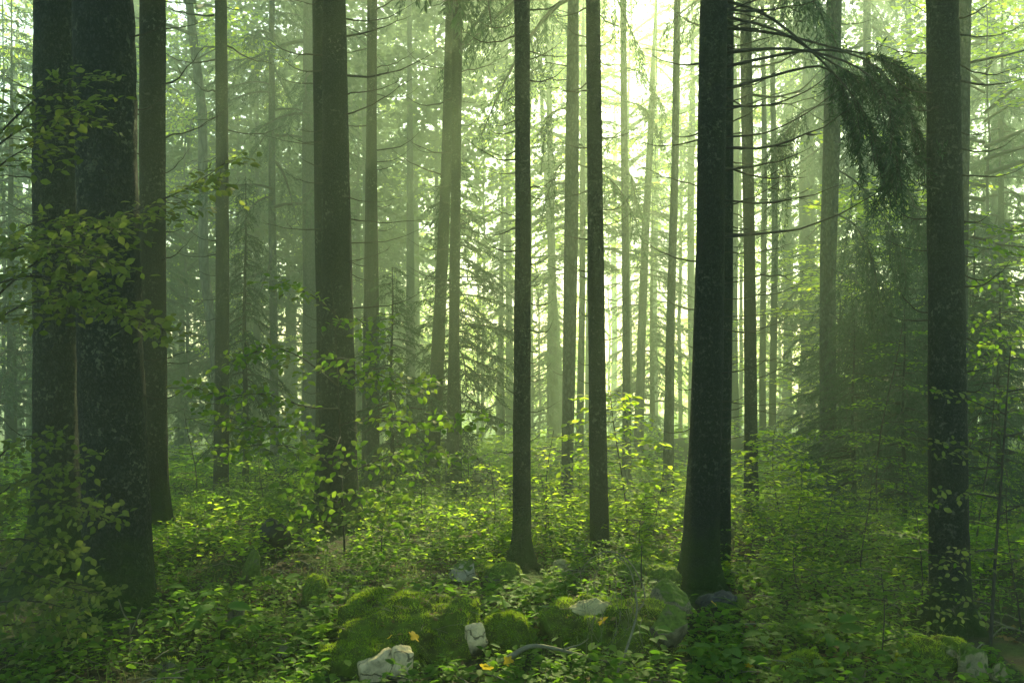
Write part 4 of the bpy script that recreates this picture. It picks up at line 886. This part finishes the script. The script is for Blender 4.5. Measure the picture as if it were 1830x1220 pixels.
sapling('leafy beech shrub wrapped round the tapering dark trunk', [(616, 995, 10), (612, 880, 10), (606, 740, 10), (600, 600, 10), (592, 500, 10)],
  [[(600, 560, 10), (555, 525, 9.9), (505, 505, 9.8)], [(604, 690, 10), (545, 640, 9.9), (485, 615, 9.8), (430, 640, 9.7)], [(606, 730, 10), (540, 730, 9.9), (470, 695, 9.8), (400, 715, 9.7), (350, 690, 9.7)], [(608, 790, 10), (540, 760, 9.8), (460, 765, 9.7), (395, 740, 9.7)], [(608, 840, 10), (550, 805, 9.9), (480, 790, 9.9), (430, 800, 9.8)],
   [(600, 580, 10), (640, 565, 9.8), (670, 610, 9.7)], [(606, 680, 10), (660, 660, 9.8), (720, 690, 9.7), (750, 680, 9.7)], [(608, 760, 10), (670, 740, 9.9), (740, 760, 9.8), (780, 745, 9.8), (840, 752, 9.8)], [(612, 850, 10), (680, 820, 9.9), (740, 800, 9.8), (795, 810, 9.8)], [(613, 890, 10), (660, 870, 9.7), (705, 885, 9.6)], [(613, 900, 10), (570, 885, 9.7), (530, 870, 9.6)], [(603, 640, 10), (620, 640, 9.6), (640, 680, 9.5)], [(608, 780, 10), (600, 800, 9.6), (585, 830, 9.5)], [(614, 930, 10), (660, 910, 9.6), (700, 930, 9.5)], [(614, 940, 10), (580, 930, 9.6), (545, 935, 9.5)]], .085, 203, 300, spl=.32, dens=1.9)
sapling('slim dark-stemmed sapling with small leaves at the right edge', [(1770, 1150, 7), (1778, 1000, 7), (1790, 850, 7), (1800, 700, 7), (1806, 620, 7)],
  [[(1798, 740, 7), (1750, 722, 6.9), (1700, 700, 6.8)], [(1792, 830, 7), (1740, 800, 6.9), (1688, 795, 6.8)], [(1787, 890, 7), (1740, 880, 6.9), (1700, 892, 6.8)], [(1784, 920, 7), (1830, 900, 7)], [(1800, 700, 7), (1850, 690, 7)], [(1778, 1010, 7), (1830, 1000, 7)], [(1780, 980, 7), (1740, 985, 6.8), (1710, 1010, 6.7)], [(1772, 1080, 7), (1730, 1070, 6.8), (1690, 1095, 6.7)], [(1795, 780, 7), (1840, 770, 7)]], .052, 204, 300, rw=.013, spl=.26)
sapling('leafy beech boughs reaching in from the upper right edge', [(1885, 1000, 10), (1880, 700, 10), (1875, 380, 10)],
  [[(1876, 470, 10), (1800, 450, 9.9), (1738, 440, 9.8)], [(1878, 560, 10), (1790, 555, 9.9), (1738, 590, 9.9)], [(1879, 660, 10), (1810, 635, 9.9), (1750, 650, 9.9)], [(1876, 410, 10), (1810, 415, 9.9), (1760, 400, 9.9)], [(1879, 610, 10), (1820, 600, 9.8), (1770, 610, 9.8)], [(1876, 515, 10), (1820, 510, 9.8), (1770, 505, 9.8)], [(1880, 720, 10), (1830, 700, 9.9), (1780, 705, 9.9)]], .07, 205, 0)

def procedural_sapling(label, px, py, d, h, rad, leaf, mat, seed, nl=9, name='beech_sapling'):
    r = R(seed); b = at(px, py, d); z0 = float(H(b[0], b[1])); b[2] = z0; top = h
    root = thing(name, label, 'sapling', b, 'beech saplings and shrubs'); t = np.linspace(0, 1, 10)
    stem = np.stack([.06 * h * np.sin(t * 3 + seed), .04 * h * np.sin(t * 4), h * t], -1); link('stem', MB().add(*tube(np.concatenate([[[0, 0, -.06]], stem]), np.linspace(.008, .0025, 11) * (.6 + .5 * h), 6)).mesh('stem', M_TWIG), root)
    l = MB()
    for k in range(nl):
        f = (k + .5) / nl; z = h * (.18 + .8 * f); w = MB(); az = k * 2.4 + r.uniform(-.4, .4)
        L = rad * (1.05 - .75 * f) * r.uniform(.75, 1.15); p0 = np.array([np.interp(z / h, t, stem[:, a]) for a in range(3)])
        for q in range(max(4, int(L * 9))):
            s = .12 + .88 * q / max(3, int(L * 9)); o = np.array([math.cos(az), math.sin(az), .22 - .2 * s])
            a2 = az + (0.9 if q % 2 else -.9) * r.uniform(.6, 1.1)
            beech_spray(w, l, p0 + o * L * s, np.array([math.cos(a2), math.sin(a2), r.normal() * .1]), L * .55 * (1.1 - .6 * s), r, leaf, T_MID, .6, .28, None, .2, .002)
        w.add(*tube(p0 + np.array([math.cos(az), math.sin(az), .1]) * (L * np.linspace(0, 1, 5))[:, None], np.linspace(.005, .0015, 5), 4, False))
        tag(link('branch', w.mesh('branch', M_TWIG), root), kind='stuff')
    tag(link('foliage', l.mesh('foliage', mat), root), kind='stuff')
PS = [(1175, 988, 10.8, .95, .6, .085, M_GLOW, 'low lime sapling left of the big bristling spruce foot', 12), (1425, 972, 11.4, .9, .6, .085, M_GLOW, 'low lime sapling right of the glowing sapling beside grey trunk', 12), (968, 985, 10.6, .8, .5, .08, M_GLOW, 'low lime sapling hugging the slender central trunk', 10),
      (1105, 1000, 11.5, 1.8, .8, .095, M_GLOW, 'glowing yellow-green sapling right of smooth dark trunk', 24), (1392, 960, 12, 1.25, .65, .09, M_GLOW, 'glowing sapling right of the straight grey trunk', 20), (988, 965, 11.2, 1.25, .55, .08, M_GLOW, 'slender bright sapling right of the slender central trunk', 9),
      (1590, 955, 12, 2.4, 1.0, .06, M_BEECH, 'tall dark shrub left of the thick black trunk', 14), (1545, 1000, 9.6, 1.0, .75, .05, M_BEECH, 'dense dark shrub left of the thick black trunk foot', 10), (1573, 1180, 6.9, .62, .36, .055, M_BEECH, 'small sapling with pale round leaves before the thick black trunk', 7),
      (340, 945, 13, 1.3, .7, .06, M_BEECH, 'dusky shrub right of the straight dark trunk', 9), (470, 960, 12, .8, .7, .06, M_BEECH, 'dusky low shrub behind the tilted black log', 8), (760, 965, 11, .75, .7, .055, M_BEECH, 'small-leaved shrub below the crossing pair', 8), (690, 990, 9.6, .8, .6, .055, M_BEECH, 'low shrub right of the leafy wrapped shrub', 8),
      (1340, 1012, 9.6, .55, .6, .045, M_BEECH, 'silvery small-leaved shrub right of big bristling spruce', 8), (830, 885, 14.2, .95, .7, .06, M_BEECH, 'leafy shrub at the upright trunk foot', 9), (878, 935, 12.4, .8, .6, .06, M_GLOW, 'light green shrub left of the slender central trunk', 8), (1260, 940, 13, .9, .65, .06, M_GLOW, 'light green shrub behind the big bristling spruce', 8),
      (1425, 1060, 8.6, .55, .55, .045, M_BEECH, 'low thin-stemmed shrub right of the flat dark slab', 8), (1150, 985, 10.6, .7, .6, .06, M_GLOW, 'sunlit bush between smooth dark trunk and big bristling spruce', 9), (1480, 980, 10.6, .7, .8, .05, M_BEECH, 'spreading dark shrub in front of bough-veiled trunk', 9), (1030, 915, 14, .8, .6, .06, M_GLOW, 'sunlit shrub behind the dark stone', 8),
      (1640, 1075, 8.2, .9, .6, .05, M_BEECH, 'dark shrub touching left side of thick black trunk foot', 9), (1810, 1110, 8.0, 1.2, .8, .05, M_BEECH, 'dark dense shrub right of thick black trunk', 10), (985, 990, 10.2, .5, .5, .06, M_GLOW, 'low glowing bush by the slender central trunk foot', 8), (920, 880, 16, .9, .7, .06, M_GLOW, 'pale green shrub in the mid-distance behind central trunk', 8),
      (740, 900, 15, .9, .7, .06, M_BEECH, 'shrub left of the leaning trunk foot', 8), (1755, 960, 10, 1.9, .9, .055, M_BEECH, 'tall dim shrub behind the right edge sapling', 11)]
for k, (px, py, d, h, rad, lf, mt, lb, nl) in enumerate(PS): procedural_sapling(lb, px, py, d, h, rad, lf, mt, 300 + k, nl)

# ------------------------------------------------------------------ broad-leaved herbs
HM = [leaf_mesh('leaf', M_HERB1, .62, -.22), leaf_mesh('leaf', M_HERB1, .5, -.3), leaf_mesh('leaf', M_HERB1, .75, -.15)]
HB = [(345, 1065, 7.6, .16, 'upper broad-leaved herb right of the thickest trunk'), (392, 1100, 7.3, .17, 'large broad-leaved herb left of the speckled stone'), (318, 1110, 7.2, .15, 'broad-leaved herb at the mossy foot of thickest trunk'), (560, 1088, 7.5, .12, 'herb left of the long mossy boulder'), (500, 1040, 8.5, .13, 'bright herb under the tilted black log'), (1482, 1125, 7.0, .16, 'tall pointed-leaved herb above the low mossy cushion'),
      (1520, 1150, 6.8, .12, 'herb beside the small pale-leaved sapling'), (1312, 1150, 6.9, .15, 'large pale-leaved herb below the flat dark slab'), (1285, 1205, 6.5, .13, 'broad pale herb at bottom right of domed boulder'), (1165, 1150, 6.5, .09, 'little leafy sprig growing on the large domed boulder'), (985, 1085, 7.3, .13, 'bright herb left of the large domed boulder'), (940, 1058, 7.9, .12, 'herb above the small round mossy boulder'), (905, 1075, 7.6, .12, 'herb behind the long mossy boulder end'), (1240, 1190, 6.6, .12, 'herb leaning on the right flank of domed boulder'),
      (1370, 1150, 6.9, .13, 'herb left of the low bright mossy cushion'), (60, 1195, 6.7, .13, 'lobed herb in the bottom left corner'), (145, 1180, 6.8, .12, 'lobed herb below the thickest trunk'), (470, 1105, 7.5, .11, 'herb right of the speckled stone'), (640, 1055, 8.0, .11, 'herb behind the left end of long mossy boulder'), (1600, 1190, 6.7, .10, 'herb left of lower right mossy boulder'), (860, 1180, 6.45, .07, 'small fresh sprig below the jagged white stone'), (770, 1045, 8.3, .11, 'herb left of the ribbed white stone'), (1450, 1210, 6.4, .12, 'herb overlapping the low bright mossy cushion'), (1330, 1215, 6.4, .13, 'broad herb at the bottom edge right of centre'), (560, 1150, 6.9, .11, 'bright herb left of the mossy hummock')]
for k, (px, py, d, L, lb) in enumerate(HB):
    r = R(400 + k); b = at(px, py, d); z0 = float(H(b[0], b[1])); b[2] = max(z0, b[2] - .12) if k != 9 else b[2]
    root = thing('broadleaf_herb', lb, 'herb', b, 'broad-leaved herbs of the forest floor'); n_ = int(r.integers(7, 11)); w = MB()
    for a in range(n_):
        az = a * 2.4 + r.uniform(-.3, .3); el = r.uniform(.05, .5); hh = r.uniform(.35, 1.25) * L; o = np.array([math.cos(az), math.sin(az), 0])
        P = np.array([0, 0, hh]) + o * L * .35
        w.add(*tube(np.array([[0, 0, -.05], [0, 0, hh * .6] + o * .08 * L, P]), [.003, .0025, .002], 4, False))
        place_leaf(HM[a % 3], root, np.zeros(3), P, o + np.array([0, 0, el]), np.array([0, -.15, 1.]) - o * el + r.normal(size=3) * .2, L * r.uniform(.7, 1.15))
    tag(link('stalks', w.mesh('stalks', M_HERB), root), kind='stuff')

def fern_frond(seed):
    r = R(seed); mb = MB(); t = np.linspace(0, 1, 22); pts = np.stack([t, 0 * t, .55 * t - .75 * t ** 2.2], -1)
    mb.add(*tube(pts, .006 * (1.1 - t), 3, False))
    for k in range(3, 22):
        l = .24 * math.sin(min(1, (t[k] * .92 + .1)) * 3.0) * r.uniform(.85, 1.1)
        for sg in (-1, 1):
            D = norm(np.array([.45, sg, -.12])); q = 7; u = (np.arange(q) + .2) / q
            P = pts[k] + D * (l * u)[:, None]
            for s2 in (-1, 1):
                mb.add(*leaves(P, np.array([.9 * s2, sg * .45, -.1]) + r.normal(size=(q, 3)) * .1, np.array([0, 0, 1.]) + r.normal(size=(q, 3)) * .15, .055 * (1.1 - u) * (.5 + l * 3), .028, T_QUAD))
    return mb.mesh('frond', M_HERB)
FR = [fern_frond(1), fern_frond(2)]
for k, (px, py, d, L, lb) in enumerate([(585, 1120, 7.3, .42, 'fern left of the long mossy boulder'), (430, 1150, 6.9, .38, 'fern near the bottom, right of thickest trunk'), (1420, 1120, 7.4, .42, 'fern behind the low bright mossy cushion'), (960, 1040, 8.3, .4, 'fern in front of the slender central trunk foot'), (700, 1040, 8.4, .4, 'fern behind the long mossy boulder'), (1540, 1090, 7.8, .42, 'fern left of the thick black trunk'), (90, 1150, 7.2, .45, 'fern in the lower left, before the dark trunk'), (1330, 1090, 7.9, .36, 'fern right of the flat dark slab')]):
    r = R(450 + k); b = at(px, py, d); b[2] = float(H(b[0], b[1])); root = thing('fern', lb, 'fern', b, 'ferns of the forest floor')
    for a in range(8):
        link('frond', FR[a % 2], root, (0, 0, 0), (r.normal() * .15, r.uniform(-.5, .1), a * .785 + r.uniform(-.25, .25)), L * r.uniform(.7, 1.15))

def flat_leaf(name, label, px, py, d, size, seed, z=None, mat=M_YELLOW):
    r = R(seed); th = np.linspace(0, 2 * np.pi, 20, endpoint=False); rad = .55 + .45 * np.abs(np.cos(2.5 * th)) ** 1.5
    V = np.stack([rad * np.cos(th), rad * np.sin(th), .12 * np.sin(3 * th) * rad], -1) * size * .5; V = np.concatenate([V, [[0, 0, .02 * size]]])
    T = np.array([[20, a, (a + 1) % 20] for a in range(20)]); b = at(px, py, d)
    tag(link(name, MB().add(V, T).mesh(name, mat), loc=b, rot=(r.uniform(.5, .9), r.normal() * .3, r.uniform(0, 6))), label, 'leaf')
flat_leaf('fallen_leaf', 'yellow lobed leaf lying on the long mossy boulder', 740, 1136, 6.55, .10, 1)
flat_leaf('fallen_leaf', 'tiny yellow leaf left of the yellow lobed leaf', 697, 1137, 6.6, .05, 2)
flat_leaf('fallen_leaf', 'yellow leaf resting against the bare pale slab', 1077, 1108, 6.55, .09, 3)
flat_leaf('fallen_leaf', 'long yellow leaf beside the fallen branch end', 908, 1180, 6.25, .08, 4)
flat_leaf('fallen_leaf', 'upright yellow leaf at the bottom edge near centre', 870, 1192, 6.2, .10, 5)
flat_leaf('fallen_leaf', 'orange-yellow leaf low down right of domed boulder', 1338, 1188, 6.3, .06, 6)
flat_leaf('fallen_leaf', 'yellow leaf in the bottom left corner herbs', 128, 1212, 6.2, .06, 7)
flat_leaf('fallen_leaf', 'yellow blossom-like leaf above the flat dark slab herbs', 1276, 1077, 7.0, .06, 8)

# ------------------------------------------------------------------ ground cover masses
def scatter(n, d0, d1, seed, pw=1.0, margin=1.0):
    r = R(seed); d = d0 + (d1 - d0) * r.uniform(size=n) ** pw
    x = r.uniform(-.56, .56, n) * d + r.uniform(-margin, margin, n)
    ok = np.ones(n, bool)
    for (cx, cy, rx, ry) in OBST: ok &= ((x - cx) / rx) ** 2 + ((d - cy) / ry) ** 2 > 1
    x, d = x[ok], d[ok]; return x, d, H(x, d)
def herb_cover(name, label, n, d0, d1, leaf, hgt, tm, mat, seed, per=6, thr=-.35, pw=1.0):
    r = R(seed); x, y, z = scatter(n, d0, d1, seed, pw)
    k = fbm(np.stack([x, y, 0 * x], -1) * .8 + seed, 3) > thr; x, y, z = x[k], y[k], z[k]
    sz = r.uniform(.5, 1.3, len(x)); hh = hgt * sz * (1 + .6 * fbm(np.stack([x, y, 0 * x], -1) * 1.3, 2))
    P = np.repeat(np.stack([x, y, z], -1), per, 0); s = np.repeat(sz, per); h = np.repeat(np.clip(hh, .01, None), per) * r.uniform(.35, 1.1, len(P))
    az = r.uniform(0, 6.283, len(P)); o = np.stack([np.cos(az), np.sin(az), 0 * az], -1)
    P = P + o * (leaf * s * .45)[:, None]; P[:, 2] += h
    D = o + np.array([0, 0, 1.]) * r.uniform(-.35, .45, len(P))[:, None]; N = np.array([0, 0, 1.]) + r.normal(size=P.shape) * .35
    L = leaf * s * r.uniform(.7, 1.2, len(P))
    o = link(name, MB().add(*leaves(P, D, N, L, L * r.uniform(.45, .75, len(P)), tm)).mesh(name, mat)); tag(o, label, 'undergrowth', kind='stuff')
herb_cover('ground_herbs', 'low green herbs carpeting the near forest floor', 5600, 5.6, 10.5, .062, .14, T_MID, M_HERB, 601, 6, -.15)
herb_cover('ground_plants', 'tiny leaves and sprouts close to the ground', 6500, 5.6, 10.5, .030, .05, T_QUAD, M_HERB, 602, 5, -.9)
herb_cover('undergrowth', 'leafy undergrowth covering the middle distance', 8500, 9.5, 30, .075, .17, T_QUAD, M_BEECH, 603, 9, -.5)
herb_cover('bright_undergrowth', 'undergrowth coloured as sunlit, mixed through the middle distance', 8000, 9.0, 32, .075, .22, T_QUAD, M_GLOW, 604, 9, -.1)  # bright copy of the undergrowth, sunlight put into its leaf colour
herb_cover('distant_undergrowth', 'misty undergrowth of the far forest floor', 12000, 20, 110, .2, .5, T_QUAD, M_BRIGHT, 605, 8, -.6)

def low_bushes():
    r = R(611); l, w = MB(), MB()
    protos = []
    for k in range(4):
        a, bb = MB(), MB(); rr_ = R(620 + k)
        for q in range(20):
            az = rr_.uniform(0, 6.283); p0 = np.array([math.cos(az), math.sin(az), 0]) * rr_.uniform(0, .22) + np.array([0, 0, rr_.uniform(.06, .5)])
            beech_spray(MB(), a, p0, np.array([math.cos(az), math.sin(az), rr_.uniform(-.1, .3)]), rr_.uniform(.2, .45), rr_, .05, T_QUAD, flat=.4)
        for q in range(7):
            az = rr_.uniform(0, 6.283); e = np.array([math.cos(az) * .2, math.sin(az) * .2, rr_.uniform(.15, .35)]); bb.add(*tube(np.array([[0, 0, -.03], e * .5 + [0, 0, .05], e]), [.004, .003, .001], 4, False))
        protos.append((a.arr(), bb.arr()))
    x, y, z = scatter(200, 8.3, 22, 612, .8)
    for a, b_, c_ in zip(x, y, z):
        if abs(a + 2.4) < 1.3 and b_ < 9: continue
        pr = protos[int(r.integers(0, 4))]; s = r.uniform(.4, .9); th = r.uniform(0, 6.283); Rm = np.array([[math.cos(th), -math.sin(th), 0], [math.sin(th), math.cos(th), 0], [0, 0, 1]]) * s
        l.add(pr[0][0] @ Rm.T + [a, b_, c_], pr[0][1]); w.add(pr[1][0] @ Rm.T + [a, b_, c_], pr[1][1])
    o = link('low_shrubbery', l.mesh('low_shrubbery', M_BEECH)); tag(o, 'dense mass of small-leaved low beech regrowth among the trunks', 'undergrowth', kind='stuff')
    tag(link('twigs', w.mesh('twigs', M_TWIG), o), kind='stuff')
low_bushes()

def grass():
    r = R(631); x, y, z = scatter(3800, 5.7, 9.5, 632); n_ = len(x); mb = MB()
    az = r.uniform(0, 6.283, n_); L = r.uniform(.07, .30, n_) * (.5 + r.uniform(size=n_)); o = np.stack([np.cos(az), np.sin(az), 0 * az], -1); sd = np.stack([-np.sin(az), np.cos(az), 0 * az], -1)
    up = np.array([0, 0, 1.]); B = np.stack([x, y, z], -1); cv = r.uniform(.3, 1.1, n_)[:, None]; wd = .0028
    V = []
    for k, t in enumerate((0, .35, .7, 1.0)):
        c_ = B + up * (L * t)[:, None] * (1 - .45 * cv * t) + o * (L * t * t)[:, None] * cv
        V += [c_ + sd * wd * (1.1 - t), c_ - sd * wd * (1.1 - t)]
    V = np.stack(V, 1); T = []
    for k in range(3): T += [[2 * k, 2 * k + 1, 2 * k + 3], [2 * k, 2 * k + 3, 2 * k + 2]]
    T = (np.arange(n_) * 8)[:, None, None] + np.array(T)[None]
    tag(link('grass', mb.add(V.reshape(-1, 3), T.reshape(-1, 3)).mesh('grass', M_GRASS)), 'thin arching grass blades across the near ground', 'grass', kind='stuff')
    tw = MB(); x, y, z = scatter(420, 5.8, 11, 633)
    for a, b_, c_ in zip(x, y, z):
        th = r.uniform(0, 6.283); l_ = r.uniform(.1, .5); t = np.linspace(-.5, .5, 5); p = np.stack([a + math.cos(th) * l_ * t, b_ + math.sin(th) * l_ * t, c_ + .02 + r.uniform(0, .12) * (t + .5) + .03 * np.cos(t * 5)], -1)
        tw.add(*tube(p, r.uniform(.002, .006), 4, False))
    xl, yl, zl = scatter(4200, 5.7, 12, 634); n2 = len(xl); P = np.stack([xl, yl, zl + .012], -1); Ls = r.uniform(.03, .075, n2)
    tag(link('leaf_litter', MB().add(*leaves(P, r.normal(size=(n2, 3)) * [1, 1, .25], np.array([0, 0, 1.]) + r.normal(size=(n2, 3)) * .4, Ls, Ls * .6, T_QUAD)).mesh('leaf_litter', M_BROWN)), 'brown dead leaves strewn over the near ground', 'dead leaves', kind='stuff')
    tag(link('twig_litter', tw.mesh('twig_litter', M_DEAD)), 'dry twigs strewn over the near ground', 'twigs', kind='stuff')
grass()

# ------------------------------------------------------------------ haze
def box(name, x0, x1, y0, y1, z0, z1, mat):
    V = np.array([[x, y, z] for x in (x0, x1) for y in (y0, y1) for z in (z0, z1)], float)
    Q = [(0, 1, 3, 2), (4, 6, 7, 5), (0, 4, 5, 1), (2, 3, 7, 6), (0, 2, 6, 4), (1, 5, 7, 3)]
    T = [t for q in Q for t in ((q[0], q[1], q[2]), (q[0], q[2], q[3]))]
    return link(name, MB().add(V, np.array(T)).mesh(name, mat))
m, n, out = new_mat('woodland_haze')
pv = nd(n, 'ShaderNodeVolumePrincipled', Density=HAZE, Anisotropy=.66)
pv.inputs['Color'].default_value = (.73, .96, .68, 1)  # green tint puts leaf-filtered light into the haze colour
n.links.new(pv.outputs[0], out.inputs['Volume'])
tag(box('haze', -190, 190, -180, 200, -16, 36, m), 'pale morning mist filling the forest', 'mist', kind='stuff')
